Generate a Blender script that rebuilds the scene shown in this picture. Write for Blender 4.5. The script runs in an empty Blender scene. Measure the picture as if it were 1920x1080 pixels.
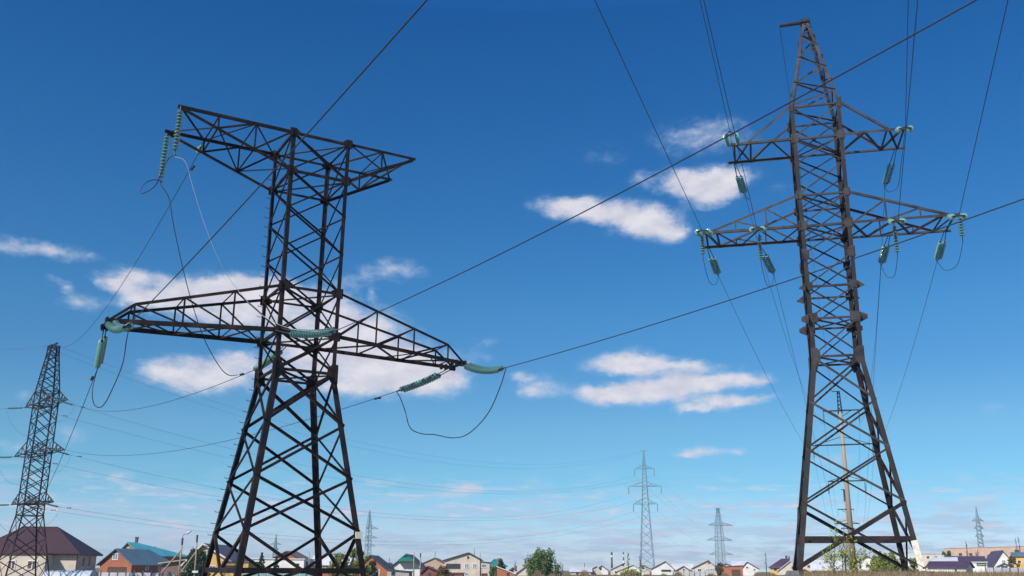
import bpy, math, random
import numpy as np
from mathutils import Vector, Matrix, Quaternion

random.seed(7)
rng = np.random.default_rng(11)
S = bpy.context.scene
COL = S.collection
R = math.radians

# ------------------------------------------------------------------ camera
F, PITCH, ROLL = 1801.7, R(16.367), R(0.352)
CAM = Vector((0, 0, 1.0))
_fw = Vector((0, math.cos(PITCH), math.sin(PITCH)))
_up0 = Vector((0, -math.sin(PITCH), math.cos(PITCH)))
_rt0 = Vector((1, 0, 0))
RT = _rt0 * math.cos(ROLL) + _up0 * math.sin(ROLL)
UP = -_rt0 * math.sin(ROLL) + _up0 * math.cos(ROLL)
cd = bpy.data.cameras.new('camera')
cam = bpy.data.objects.new('camera', cd)
COL.objects.link(cam)
cam.matrix_world = Matrix(((RT.x, UP.x, -_fw.x, CAM.x), (RT.y, UP.y, -_fw.y, CAM.y),
                           (RT.z, UP.z, -_fw.z, CAM.z), (0, 0, 0, 1)))
cd.sensor_width = 36
cd.lens = 36 * F / 1920
cd.clip_start = 0.1
cd.clip_end = 30000
S.camera = cam


def ray(x, y):
    return _fw + RT * ((x - 960) / F) - UP * ((y - 540) / F)


def at(x, y, Y):
    """world point seen at picture point (x, y) whose distance north of the camera is Y"""
    d = ray(x, y)
    return CAM + d * (Y / d.y)


def pix(P):
    d = Vector(P) - CAM
    z = d.dot(_fw)
    return 960 + F * d.dot(RT) / z, 540 - F * d.dot(UP) / z


def in_plane(P0, az, x, y):
    """point seen at (x, y) in the vertical plane through P0 that runs along azimuth az"""
    n = Vector((math.cos(az), -math.sin(az), 0))
    d = ray(x, y)
    return CAM + d * ((Vector(P0) - CAM).dot(n) / d.dot(n))


def azel(x, y):
    d = ray(x, y).normalized()
    return math.atan2(d.x, d.y), math.asin(d.z)


# ------------------------------------------------------------------ world, sun, exposure
SUN_DIR = Vector((-0.62, -0.78, 0)).normalized()
SUN_EL = R(40)
W = bpy.data.worlds.new('World')
S.world = W
W.use_nodes = True
nt = W.node_tree
N, LK = nt.nodes, nt.links
N.clear()


def nd(t, **kw):
    n = N.new(t)
    for k, v in kw.items():
        setattr(n, k, v)
    return n


def mth(op, a, b=None, c=None, clamp=False):
    n = nd('ShaderNodeMath', operation=op, use_clamp=clamp)
    for i, v in enumerate((a, b, c)):
        if v is None:
            continue
        if isinstance(v, (int, float)):
            n.inputs[i].default_value = v
        else:
            LK.new(v, n.inputs[i])
    return n.outputs[0]


def sstep(v, lo, hi):
    n = nd('ShaderNodeMapRange', interpolation_type='SMOOTHSTEP')
    LK.new(v, n.inputs[0])
    n.inputs[1].default_value = lo
    n.inputs[2].default_value = hi
    return n.outputs[0]


def mixc(fac, a, b):
    n = nd('ShaderNodeMix', data_type='RGBA')
    for s, v in ((n.inputs[0], fac), (n.inputs[6], a), (n.inputs[7], b)):
        if isinstance(v, (int, float)):
            s.default_value = v
        elif isinstance(v, tuple):
            s.default_value = (*v, 1)
        else:
            LK.new(v, s)
    return n.outputs[2]


SKY_K = 0.10
sky = nd('ShaderNodeTexSky', sky_type='NISHITA')
sky.sun_disc = False
sky.sun_elevation = SUN_EL
sky.sun_rotation = math.atan2(SUN_DIR.x, SUN_DIR.y)
sky.altitude = 100
sky.air_density = 1.0
sky.dust_density = 0.3
sky.ozone_density = 3.0
hsv = nd('ShaderNodeHueSaturation')
hsv.inputs['Hue'].default_value = 0.5
hsv.inputs['Saturation'].default_value = 1.3
LK.new(sky.outputs[0], hsv.inputs['Color'])
skc = nd('ShaderNodeVectorMath', operation='MULTIPLY')
LK.new(hsv.outputs[0], skc.inputs[0])
skc.inputs[1].default_value = (0.86, 1.0, 1.02)
tc = nd('ShaderNodeTexCoord')

sep = nd('ShaderNodeSeparateXYZ')
LK.new(tc.outputs['Generated'], sep.inputs[0])
AZ = mth('ARCTAN2', sep.outputs[0], sep.outputs[1])
EL = mth('ARCSINE', sep.outputs[2])
cmb = nd('ShaderNodeCombineXYZ')
LK.new(AZ, cmb.inputs[0])
LK.new(EL, cmb.inputs[1])
AE = cmb.outputs[0]


def noise(vec, scale, detail=5, rough=0.55, stretch=(1, 1, 1)):
    m = nd('ShaderNodeVectorMath', operation='MULTIPLY')
    LK.new(vec, m.inputs[0])
    m.inputs[1].default_value = stretch
    n = nd('ShaderNodeTexNoise')
    LK.new(m.outputs[0], n.inputs['Vector'])
    n.inputs['Scale'].default_value = scale
    n.inputs['Detail'].default_value = detail
    n.inputs['Roughness'].default_value = rough
    return n


wz = noise(AE, 26, 6, 0.66, (1, 1.4, 1))
wa = nd('ShaderNodeVectorMath', operation='SUBTRACT')
LK.new(wz.outputs['Color'], wa.inputs[0])
wa.inputs[1].default_value = (0.5, 0.5, 0.5)
ws = nd('ShaderNodeVectorMath', operation='MULTIPLY')
LK.new(wa.outputs[0], ws.inputs[0])
ws.inputs[1].default_value = (0.034, 0.017, 0)
wd = nd('ShaderNodeVectorMath', operation='ADD')
LK.new(AE, wd.inputs[0])
LK.new(ws.outputs[0], wd.inputs[1])
WV = wd.outputs[0]
# each cloud puff: where it stands in the sky (picture point turned into azimuth and elevation), half sizes, weight
PUFFS = [
    (1050, 385, 55, 20, .95), (1085, 392, 60, 24, 1), (1130, 395, 55, 26, 1), (1185, 408, 62, 32, 1.1), (1232, 420, 55, 32, 1.05), (1262, 438, 40, 22, .8),
    (1270, 338, 50, 25, .95), (1320, 350, 65, 38, 1), (1350, 345, 50, 32, .9), (1330, 372, 50, 20, .7), (1385, 330, 50, 20, .35), (1198, 335, 24, 19, .75),
    (1315, 250, 85, 34, .30), (1280, 262, 70, 30, .2), (1350, 240, 40, 20, .24), (1130, 290, 48, 22, .2), (1470, 350, 40, 16, .16), (1380, 268, 60, 20, .2),
    (222, 522, 44, 24, 1), (272, 517, 40, 14, .6), (320, 548, 90, 30, 1), (405, 540, 80, 28, 1.05), (480, 545, 70, 32, 1.05), (250, 560, 50, 20, .7),
    (540, 548, 60, 30, 1), (600, 590, 60, 42, .9), (560, 630, 80, 30, .8), (500, 590, 60, 26, .8), (690, 605, 70, 34, .9), (720, 640, 80, 40, .7),
    (690, 690, 110, 50, 1.05), (770, 705, 90, 42, 1.0), (830, 715, 62, 28, .9), (880, 670, 40, 16, .35), (660, 725, 70, 22, .6), (560, 690, 70, 40, .7),
    (335, 702, 72, 30, 1.05), (415, 692, 60, 28, 1), (400, 722, 72, 20, .8), (455, 668, 40, 16, .55), (360, 672, 45, 12, .35), (300, 695, 40, 18, .6), (480, 700, 60, 28, .7),
    (155, 570, 42, 18, .5), (128, 538, 22, 13, .5), (95, 525, 18, 9, .3), (170, 480, 30, 9, .25), (420, 600, 80, 22, .5),
    (440, 572, 120, 40, .8), (300, 572, 80, 24, .7), (620, 560, 50, 30, .7), (655, 645, 60, 50, .7), (590, 655, 70, 40, .6), (780, 682, 70, 38, .7), (215, 535, 30, 14, .4),
    (745, 506, 58, 22, .5), (680, 517, 36, 18, .32), (700, 553, 13, 14, .4), (650, 530, 40, 14, .25), (905, 640, 30, 12, .25),
    (45, 458, 60, 16, .5), (112, 473, 52, 17, .75), (20, 468, 40, 12, .4),
    (1140, 684, 62, 18, 1), (1190, 678, 55, 26, 1.1), (1245, 686, 70, 19, 1.05), (1300, 687, 42, 12, .8), (1360, 690, 40, 7, .3),
    (1115, 737, 68, 17, 1), (1180, 738, 80, 24, 1.1), (1250, 732, 90, 26, 1.1), (1310, 718, 80, 20, 1.0), (1375, 712, 70, 15, 1), (1430, 716, 40, 8, .4),
    (1345, 757, 72, 14, 1), (1390, 748, 62, 11, .9), (1445, 745, 30, 7, .3), (1010, 722, 48, 20, .8), (1002, 740, 26, 14, .55), (975, 706, 24, 10, .5), (1300, 768, 36, 9, .6),
    (1310, 848, 48, 12, .95), (1382, 847, 22, 8, .6), (1290, 855, 30, 7, .4),
    (872, 915, 52, 13, .85), (835, 930, 60, 12, .65), (900, 912, 30, 7, .4), (1570, 865, 46, 14, .5), (1640, 922, 46, 8, .35), (1590, 975, 34, 9, .7),
    (130, 814, 40, 18, .65), (225, 893, 27, 10, 1.0), (246, 912, 38, 11, .95), (45, 742, 20, 10, .35), (30, 835, 40, 12, .4), (1150, 962, 60, 13, .5), (1230, 1000, 44, 8, .5),
    (1862, 768, 26, 9, .3), (1145, 998, 30, 6, .6), (200, 997, 34, 5, .6), (990, 1000, 34, 6, .5),
]
field = None
for (px_, py_, rx, ry, w) in PUFFS:
    if w < 0.62:  # thin puffs
        w *= 1.45
    a0, e0 = azel(px_, py_)
    ra = abs(azel(px_ + rx, py_)[0] - a0) * 1.4
    re = abs(azel(px_, py_ - ry)[1] - e0) * 1.4
    v = nd('ShaderNodeVectorMath', operation='MULTIPLY_ADD')
    LK.new(WV, v.inputs[0])
    v.inputs[1].default_value = (1 / ra, 1 / re, 0)
    v.inputs[2].default_value = (-a0 / ra, -e0 / re, 0)
    ln = nd('ShaderNodeVectorMath', operation='LENGTH')
    LK.new(v.outputs[0], ln.inputs[0])
    c = mth('MAXIMUM', mth('MULTIPLY_ADD', ln.outputs['Value'], -w, w), 0.0)
    field = c if field is None else mth('ADD', field, c)
fine = noise(AE, 55, 6, 0.62, (1, 1.6, 1)).outputs[0]
fpuff = mth('MULTIPLY', mth('SUBTRACT', fine, 0.5), mth('MINIMUM', mth('MULTIPLY', field, 4.0), 1.0))
dens = mth('MULTIPLY_ADD', fpuff, 1.25, field)
CA = mth('MULTIPLY', sstep(dens, 0.02, 1.42), 0.95)
# thin lavender streaks low over the horizon
st = noise(AE, 13.0, 7, 0.66, (1, 9, 1)).outputs[0]
st2 = noise(AE, 26.0, 5, 0.62, (1, 6, 1)).outputs[0]
band = mth('MULTIPLY', sstep(EL, 0.105, 0.05), mth('ADD', mth('MULTIPLY', sstep(st, 0.44, 0.59), 0.62), mth('MULTIPLY', sstep(st2, 0.51, 0.63), 0.52)))
# lumps: brighter where the puff turns towards the sun, greyer in its hollows and along its base
soff = nd('ShaderNodeVectorMath', operation='ADD')
LK.new(AE, soff.inputs[0])
soff.inputs[1].default_value = (-0.005, 0.011, 0)
lump = noise(AE, 23, 5, 0.6, (1, 1.6, 1)).outputs[0]
lump2 = noise(soff.outputs[0], 23, 5, 0.6, (1, 1.6, 1)).outputs[0]
lit = mth('MULTIPLY_ADD', mth('SUBTRACT', lump, lump2), 2.0, 0.68, clamp=True)
thick = sstep(dens, 0.25, 1.0)
cloudcol = mixc(thick, (0.52, 0.68, 0.86), mixc(lit, (0.55, 0.56, 0.69), (0.82, 0.80, 0.85)))
# clean spring air: the clear sky's colour corrected by height above the horizon
rampn = nd('ShaderNodeValToRGB')
LK.new(mth('MULTIPLY', EL, 1.6), rampn.inputs[0])
cr = rampn.color_ramp
while len(cr.elements) > 1:
    cr.elements.remove(cr.elements[-1])
SKYFIX = [(1069, (1.45, 1.48, 2.15)), (1030, (1.34, 1.30, 1.88)), (975, (.90, 1.04, 1.40)), (910, (.68, .97, 1.16)), (805, (.86, 1.0, 1.05)), (700, (.75, .94, 1.04)), (595, (.73, .99, 1.08)), (455, (.56, .95, 1.12)), (225, (.40, .90, 1.21)), (20, (.33, .84, 1.11))]
for i_, (yy, c3) in enumerate(SKYFIX):
    e_ = cr.elements[0] if i_ == 0 else cr.elements.new(0.5)
    e_.position = max(0.0, azel(960, yy)[1] * 1.6)
    e_.color = (*[v_ / 2 for v_ in c3], 1)
rfix = nd('ShaderNodeVectorMath', operation='MULTIPLY')
LK.new(skc.outputs[0], rfix.inputs[0])
LK.new(rampn.outputs[0], rfix.inputs[1])
SKY_K *= 2
bgsky = nd('ShaderNodeVectorMath', operation='SCALE')
LK.new(rfix.outputs[0], bgsky.inputs[0])
bgsky.inputs['Scale'].default_value = SKY_K
veil = mixc(band, bgsky.outputs[0], mixc(sstep(st2, .45, .7), (0.50, 0.63, 0.83), (0.72, 0.76, 0.87)))
full = mixc(CA, veil, cloudcol)
bg = nd('ShaderNodeBackground')
LK.new(full, bg.inputs['Color'])
bg.inputs['Strength'].default_value = 1.0
wo = nd('ShaderNodeOutputWorld')
LK.new(bg.outputs[0], wo.inputs['Surface'])

sl = bpy.data.lights.new('sun', 'SUN')
sl.energy = 4.9
sl.angle = R(0.5)
sl.color = (1.0, 0.95, 0.87)
sun = bpy.data.objects.new('sun', sl)
COL.objects.link(sun)
sd = Vector((SUN_DIR.x * math.cos(SUN_EL), SUN_DIR.y * math.cos(SUN_EL), math.sin(SUN_EL)))
sun.rotation_euler = sd.to_track_quat('Z', 'Y').to_euler()
sun.location = (-40, -30, 60)
S.view_settings.view_transform = 'Standard'
S.view_settings.look = 'None'
S.view_settings.exposure = 0
S.view_settings.gamma = 1


# ------------------------------------------------------------------ materials
def pmat(name, col, col2=None, rough=0.6, metal=0.0, scale=3.0, lo=0.4, hi=0.65, bump=0.0, bscale=20.0, spec=0.5, stretch=(1, 1, 1), brick=None, seam=None):
    m = bpy.data.materials.new(name)
    m.use_nodes = True
    t = m.node_tree
    b = t.nodes['Principled BSDF']
    b.inputs['Roughness'].default_value = rough
    b.inputs['Metallic'].default_value = metal
    b.inputs['Specular IOR Level'].default_value = spec
    co = t.nodes.new('ShaderNodeTexCoord')
    mp = t.nodes.new('ShaderNodeMapping')
    mp.inputs['Scale'].default_value = stretch
    t.links.new(co.outputs['Object'], mp.inputs[0])
    nz = t.nodes.new('ShaderNodeTexNoise')
    nz.inputs['Scale'].default_value = scale
    nz.inputs['Detail'].default_value = 5
    t.links.new(mp.outputs[0], nz.inputs['Vector'])
    rp = t.nodes.new('ShaderNodeMapRange')
    rp.inputs[1].default_value, rp.inputs[2].default_value = lo, hi
    t.links.new(nz.outputs[0], rp.inputs[0])
    mx = t.nodes.new('ShaderNodeMix')
    mx.data_type = 'RGBA'
    t.links.new(rp.outputs[0], mx.inputs[0])
    mx.inputs[6].default_value = (*col, 1)
    c2 = col2 or tuple(c * 0.8 for c in col)
    mx.inputs[7].default_value = (*c2, 1)
    out = mx.outputs[2]
    if brick:
        bk = t.nodes.new('ShaderNodeTexBrick')
        bk.inputs['Scale'].default_value = 1.0
        bk.inputs['Brick Width'].default_value = 0.5
        bk.inputs['Row Height'].default_value = 0.16
        bk.inputs['Mortar Size'].default_value = 0.02
        sx = t.nodes.new('ShaderNodeSeparateXYZ')
        t.links.new(co.outputs['Object'], sx.inputs[0])
        ad = t.nodes.new('ShaderNodeMath')
        t.links.new(sx.outputs[0], ad.inputs[0])
        t.links.new(sx.outputs[1], ad.inputs[1])
        cb = t.nodes.new('ShaderNodeCombineXYZ')
        t.links.new(ad.outputs[0], cb.inputs[0])
        t.links.new(sx.outputs[2], cb.inputs[1])
        t.links.new(cb.outputs[0], bk.inputs['Vector'])
        t.links.new(out, bk.inputs['Color1'])
        t.links.new(out, bk.inputs['Color2'])
        bk.inputs['Mortar'].default_value = (*brick, 1)
        out = bk.outputs[0]
    if seam:
        wv = t.nodes.new('ShaderNodeTexWave')
        wv.inputs['Scale'].default_value = seam
        wv.inputs['Distortion'].default_value = 0.0
        t.links.new(co.outputs['Object'], wv.inputs['Vector'])
        bp = t.nodes.new('ShaderNodeBump')
        bp.inputs['Strength'].default_value = 0.5
        bp.inputs['Distance'].default_value = 0.05
        t.links.new(wv.outputs['Fac'], bp.inputs['Height'])
        t.links.new(bp.outputs[0], b.inputs['Normal'])
    elif bump:
        n2 = t.nodes.new('ShaderNodeTexNoise')
        n2.inputs['Scale'].default_value = bscale
        t.links.new(co.outputs['Object'], n2.inputs['Vector'])
        bp = t.nodes.new('ShaderNodeBump')
        bp.inputs['Strength'].default_value = bump
        bp.inputs['Distance'].default_value = 0.02
        t.links.new(n2.outputs[0], bp.inputs['Height'])
        t.links.new(bp.outputs[0], b.inputs['Normal'])
    t.links.new(out, b.inputs['Base Color'])
    return m


M = {}
M['steel_dark'] = pmat('rusty_dark_steel', (0.012, 0.0085, 0.008), (0.046, 0.023, 0.016), 0.6, 0.0, 1.6, 0.46, 0.68, spec=0.25)
M['steel_plate'] = pmat('plate_steel', (0.014, 0.010, 0.009), (0.036, 0.021, 0.016), 0.55, 0.0, 3.0, spec=0.25)
M['steel_grey'] = pmat('weathered_grey_steel', (0.050, 0.041, 0.044), (0.017, 0.012, 0.0115), 0.55, 0.0, 1.1, 0.44, 0.62, spec=0.35)
M['steel_leg'] = pmat('brown_leg_steel', (0.015, 0.010, 0.0098), (0.040, 0.023, 0.019), 0.55, 0.0, 0.9, 0.45, 0.66, spec=0.3)
M['steel_small'] = pmat('brown_grey_lattice_steel', (0.028, 0.021, 0.019), (0.10, 0.08, 0.07), 0.55, 0.0, 0.5, 0.54, 0.66, spec=0.3)
M['steel_far'] = pmat('haze_tinted_distant_steel', (0.16, 0.25, 0.29), (0.20, 0.28, 0.31), 0.5, 0.0, 0.3, spec=0.4)  # pale teal puts the bluish fade of distance into the steel colour
M['zinc'] = pmat('galvanised_steel', (0.22, 0.22, 0.23), (0.16, 0.16, 0.17), 0.45, 0.6, 6)
M['cap'] = pmat('iron_cap', (0.06, 0.06, 0.06), None, 0.5, 0.6, 8)
M['wire'] = pmat('old_aluminium_cable', (0.055, 0.055, 0.06), None, 0.5, 0.4, 4)
M['wire_far'] = pmat('haze_tinted_far_cable', (0.15, 0.19, 0.21), None, 0.5, 0.3, 4)  # paler, bluer copy of the near cable, with distance haze in its colour
M['wire_new'] = pmat('bright_aluminium_cable', (0.50, 0.50, 0.52), (0.40, 0.40, 0.42), 0.45, 0.3, 6)
M['white_paint'] = pmat('chipped_white_paint', (0.74, 0.68, 0.56), (0.5, 0.42, 0.34), 0.7, 0, 5, 0.5, 0.7)
M['concrete'] = pmat('grey_concrete', (0.36, 0.33, 0.30), (0.25, 0.23, 0.21), 0.85, 0, 3, bump=0.4)
M['dark_concrete'] = pmat('weathered_dark_concrete', (0.13, 0.12, 0.12), (0.08, 0.075, 0.075), 0.85, 0, 3, bump=0.4)
M['pole_concrete'] = pmat('pole_concrete', (0.34, 0.29, 0.22), (0.36, 0.26, 0.17), 0.8, 0, 1.0, stretch=(1, 1, 0.3))
g = bpy.data.materials.new('green_tempered_glass')
g.use_nodes = True
b = g.node_tree.nodes['Principled BSDF']
b.inputs['Base Color'].default_value = (0.40, 0.74, 0.66, 1)
b.inputs['Roughness'].default_value = 0.08
b.inputs['IOR'].default_value = 1.5
b.inputs['Transmission Weight'].default_value = 0.62
b.inputs['Specular IOR Level'].default_value = 0.9
b.inputs['Coat Weight'].default_value = 0.6
_n = g.node_tree.nodes.new('ShaderNodeTexNoise')
_n.inputs['Scale'].default_value = 3
_m = g.node_tree.nodes.new('ShaderNodeMix')
_m.data_type = 'RGBA'
_m.inputs[6].default_value = (0.25, 0.66, 0.60, 1)
_m.inputs[7].default_value = (0.56, 0.92, 0.86, 1)
g.node_tree.links.new(_n.outputs[0], _m.inputs[0])
g.node_tree.links.new(_m.outputs[2], b.inputs['Base Color'])
M['glass'] = g


# ------------------------------------------------------------------ mesh helpers
class MB:
    def __init__(s):
        s.v, s.f, s.m = [], [], []

    def add(s, vs, fs, mi=0):
        o = len(s.v)
        s.v += [tuple(v) for v in vs]
        s.f += [tuple(i + o for i in f) for f in fs]
        s.m += [mi] * len(fs)
        return s

    def extrude(s, prof, p, q, e1, e2, mi=0):
        p, q = Vector(p), Vector(q)
        n = len(prof)
        vs = [p + e1 * a + e2 * b for a, b in prof] + [q + e1 * a + e2 * b for a, b in prof]
        fs = [(i, (i + 1) % n, (i + 1) % n + n, i + n) for i in range(n)]
        fs += [tuple(range(n - 1, -1, -1)), tuple(range(n, 2 * n))]
        return s.add(vs, fs, mi)

    def angle(s, p, q, w, nrm, flip=1, t=None, mi=0):
        """L section member from p to q: one flange lies in the face with outward normal nrm"""
        p, q = Vector(p), Vector(q)
        ax = (q - p).normalized()
        nrm = Vector(nrm)
        e1 = ax.cross(nrm)
        if e1.length < 1e-4:
            e1 = ax.orthogonal()
        e1.normalize()
        e1 *= flip
        e2 = ax.cross(e1).normalized()
        if e2.dot(nrm) > 0:
            e2 = -e2
        t = t or w * 0.13
        h = w / 2
        return s.extrude([(-h, 0), (h, 0), (h, t), (-h + t, t), (-h + t, w * .85), (-h, w * .85)], p, q, e1, e2, mi)

    def edge(s, p, q, w, nrm, mi=0):
        """angle set on edge: its wide flange stands square to the face and looks down, turned so that the member reads as shaded"""
        p, q, nrm = Vector(p), Vector(q), Vector(nrm)
        ax = (q - p).normalized()
        e1 = ax.cross(nrm).normalized()
        if e1.z < 0:
            e1 = -e1
        t = w * .16
        h = w * .32
        return s.extrude([(-h, 0), (h, 0), (h, -t), (-h + t, -t), (-h + t, -w), (-h, -w)], p, q, e1, nrm, mi)

    def bar(s, p, q, w, h=None, mi=0, up=(0, 0, 1)):
        p, q = Vector(p), Vector(q)
        h = h or w
        ax = (q - p).normalized()
        e1 = ax.cross(Vector(up))
        if e1.length < 1e-3:
            e1 = ax.orthogonal()
        e1.normalize()
        e2 = e1.cross(ax)
        return s.extrude([(-w / 2, -h / 2), (w / 2, -h / 2), (w / 2, h / 2), (-w / 2, h / 2)], p, q, e1, e2, mi)

    def tube(s, pts, r, seg=6, mi=0, r1=None):
        pts = [Vector(p) for p in pts]
        n = len(pts)
        rings = []
        prev = None
        for i, p in enumerate(pts):
            a = (pts[min(i + 1, n - 1)] - pts[max(i - 1, 0)])
            a = a.normalized() if a.length > 1e-9 else Vector((0, 0, 1))
            e1 = (prev - a * prev.dot(a)) if prev is not None else a.orthogonal()
            if e1.length < 1e-5:
                e1 = a.orthogonal()
            e1.normalize()
            prev = e1
            e2 = a.cross(e1)
            rr = r if r1 is None else r + (r1 - r) * i / max(n - 1, 1)
            rings.append([p + (e1 * math.cos(k * 2 * math.pi / seg) + e2 * math.sin(k * 2 * math.pi / seg)) * rr for k in range(seg)])
        vs = [v for rg in rings for v in rg]
        fs = [(i * seg + k, i * seg + (k + 1) % seg, (i + 1) * seg + (k + 1) % seg, (i + 1) * seg + k) for i in range(n - 1) for k in range(seg)]
        fs += [tuple(range(seg - 1, -1, -1)), tuple(range((n - 1) * seg, n * seg))]
        return s.add(vs, fs, mi)

    def lathe(s, prof, seg=14, mi=0):
        vs = [(r * math.cos(k * 2 * math.pi / seg), r * math.sin(k * 2 * math.pi / seg), z) for r, z in prof for k in range(seg)]
        fs = [(i * seg + k, i * seg + (k + 1) % seg, (i + 1) * seg + (k + 1) % seg, (i + 1) * seg + k) for i in range(len(prof) - 1) for k in range(seg)]
        fs += [tuple(range(seg - 1, -1, -1)), tuple(range((len(prof) - 1) * seg, len(prof) * seg))]
        return s.add(vs, fs, mi)

    def poly(s, pts, d, mi=0):
        """flat polygon given thickness d (a vector)"""
        n = len(pts)
        d = Vector(d)
        vs = [Vector(p) for p in pts] + [Vector(p) + d for p in pts]
        fs = [tuple(range(n - 1, -1, -1)), tuple(range(n, 2 * n))] + [(i, (i + 1) % n, (i + 1) % n + n, i + n) for i in range(n)]
        return s.add(vs, fs, mi)

    def box(s, c, sx, sy, sz, mi=0, yaw=0):
        c = Vector(c)
        cy, sn = math.cos(yaw), math.sin(yaw)
        vs = []
        for x, y, z in ((-1, -1, -1), (1, -1, -1), (1, 1, -1), (-1, 1, -1), (-1, -1, 1), (1, -1, 1), (1, 1, 1), (-1, 1, 1)):
            a, b_ = x * sx / 2, y * sy / 2
            vs.append(c + Vector((a * cy - b_ * sn, a * sn + b_ * cy, z * sz / 2)))
        return s.add(vs, [(0, 3, 2, 1), (4, 5, 6, 7), (0, 1, 5, 4), (1, 2, 6, 5), (2, 3, 7, 6), (3, 0, 4, 7)], mi)


ORI = {}


def origin(o):
    while o.parent:
        o = o.parent
    return Vector(o.location)


def tag(o, label=None, cat=None, group=None, kind=None):
    for k, v in (('label', label), ('category', cat), ('group', group), ('kind', kind)):
        if v:
            o[k] = v
    return o


def thing(name, label, cat, loc, group=None):
    o = bpy.data.objects.new(name, None)
    o.empty_display_size = 0.3
    o.location = loc
    COL.objects.link(o)
    return tag(o, label, cat, group)


def obj(name, mb, mats, parent=None, loc=None, smooth=False, label=None):
    """one mesh object; vertices are given in world space"""
    loc = origin(parent) if parent else Vector(loc if loc is not None else mb.v[0])
    me = bpy.data.meshes.new(name)
    me.from_pydata([tuple(Vector(v) - loc) for v in mb.v], [], mb.f)
    for mt in (mats if isinstance(mats, (list, tuple)) else [mats]):
        me.materials.append(mt)
    if any(mb.m):
        me.polygons.foreach_set('material_index', mb.m)
    if smooth:
        me.polygons.foreach_set('use_smooth', [True] * len(me.polygons))
    me.update()
    o = bpy.data.objects.new(name, me)
    COL.objects.link(o)
    if parent:
        o.parent = parent
    else:
        o.location = loc
    if label:
        o['label'] = label
    return o


def sm(a, b_, x):
    t = min(1, max(0, (x - a) / (b_ - a)))
    return t * t * (3 - 2 * t)


def gz(x, y):
    """ground height: the field on the right lies higher, the street of houses on the left lies lower"""
    r = 0.75 * sm(R(13.5), R(17.5), math.atan2(x, max(y, 1))) * sm(8, 40, y)
    l = -1.0 * sm(50, 110, y) * (1 - sm(-22, 6, x))
    far = sm(400, 900, math.hypot(x, y))
    return (r + l) * (1 - far) + 0.3 * far + 0.05 * math.sin(x * .21 + 1) * math.sin(y * .17)


# ------------------------------------------------------------------ ground
def build_ground():
    xs = np.unique(np.concatenate([np.linspace(-2500, -300, 14), np.linspace(-300, 300, 151), np.linspace(300, 2500, 14)]))
    ys = np.unique(np.concatenate([np.linspace(-400, -20, 10), np.linspace(-20, 260, 71), np.linspace(260, 900, 20), np.linspace(900, 3000, 10)]))
    vs = [(x, y, gz(x, y)) for y in ys for x in xs]
    nx = len(xs)
    fs = [(j * nx + i, j * nx + i + 1, (j + 1) * nx + i + 1, (j + 1) * nx + i) for j in range(len(ys) - 1) for i in range(nx - 1)]
    mb = MB()
    mb.v, mb.f, mb.m = vs, fs, [0] * len(fs)
    m = pmat('dry_spring_field', (0.24, 0.175, 0.11), (0.13, 0.115, 0.055), 0.95, 0, 0.35, 0.4, 0.65, bump=0.6, bscale=6, spec=.05)
    tag(obj('ground', mb, m, loc=(0, 0, 0), smooth=True), kind='structure')


build_ground()


# ------------------------------------------------------------------ lattice towers
def frame(pos, yaw):
    cu, su = math.cos(yaw), math.sin(yaw)
    U, V = Vector((cu, su, 0)), Vector((-su, cu, 0))
    O = Vector((pos[0], pos[1], 0))
    return U, V, (lambda u, v, z: O + U * u + V * v + Vector((0, 0, z)))


SG = {'A': (-1, -1), 'B': (1, -1), 'D': (1, 1), 'C': (-1, 1)}
FACES = [('A', 'B'), ('B', 'D'), ('D', 'C'), ('C', 'A')]


def leg_mesh(pts, U, V, su, sv, w):
    mb = MB()
    for (p, q), ww in zip(zip(pts[:-1], pts[1:]), w):
        ax = (q - p).normalized()
        e1 = (U * -su)
        e1 = (e1 - ax * e1.dot(ax)).normalized()
        e2 = (V * -sv)
        e2 = (e2 - ax * e2.dot(ax)).normalized()
        t = ww * .14
        mb.extrude([(0, 0), (ww, 0), (ww, t), (t, t), (t, ww), (0, ww)], p, q, e1, e2)
    return mb


def plate(c, e1, e2, nrm, pts, t=0.025):
    mb = MB()
    return mb.poly([c + e1 * a + e2 * b_ - nrm * (t / 2) for a, b_ in pts], nrm * t)


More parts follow.
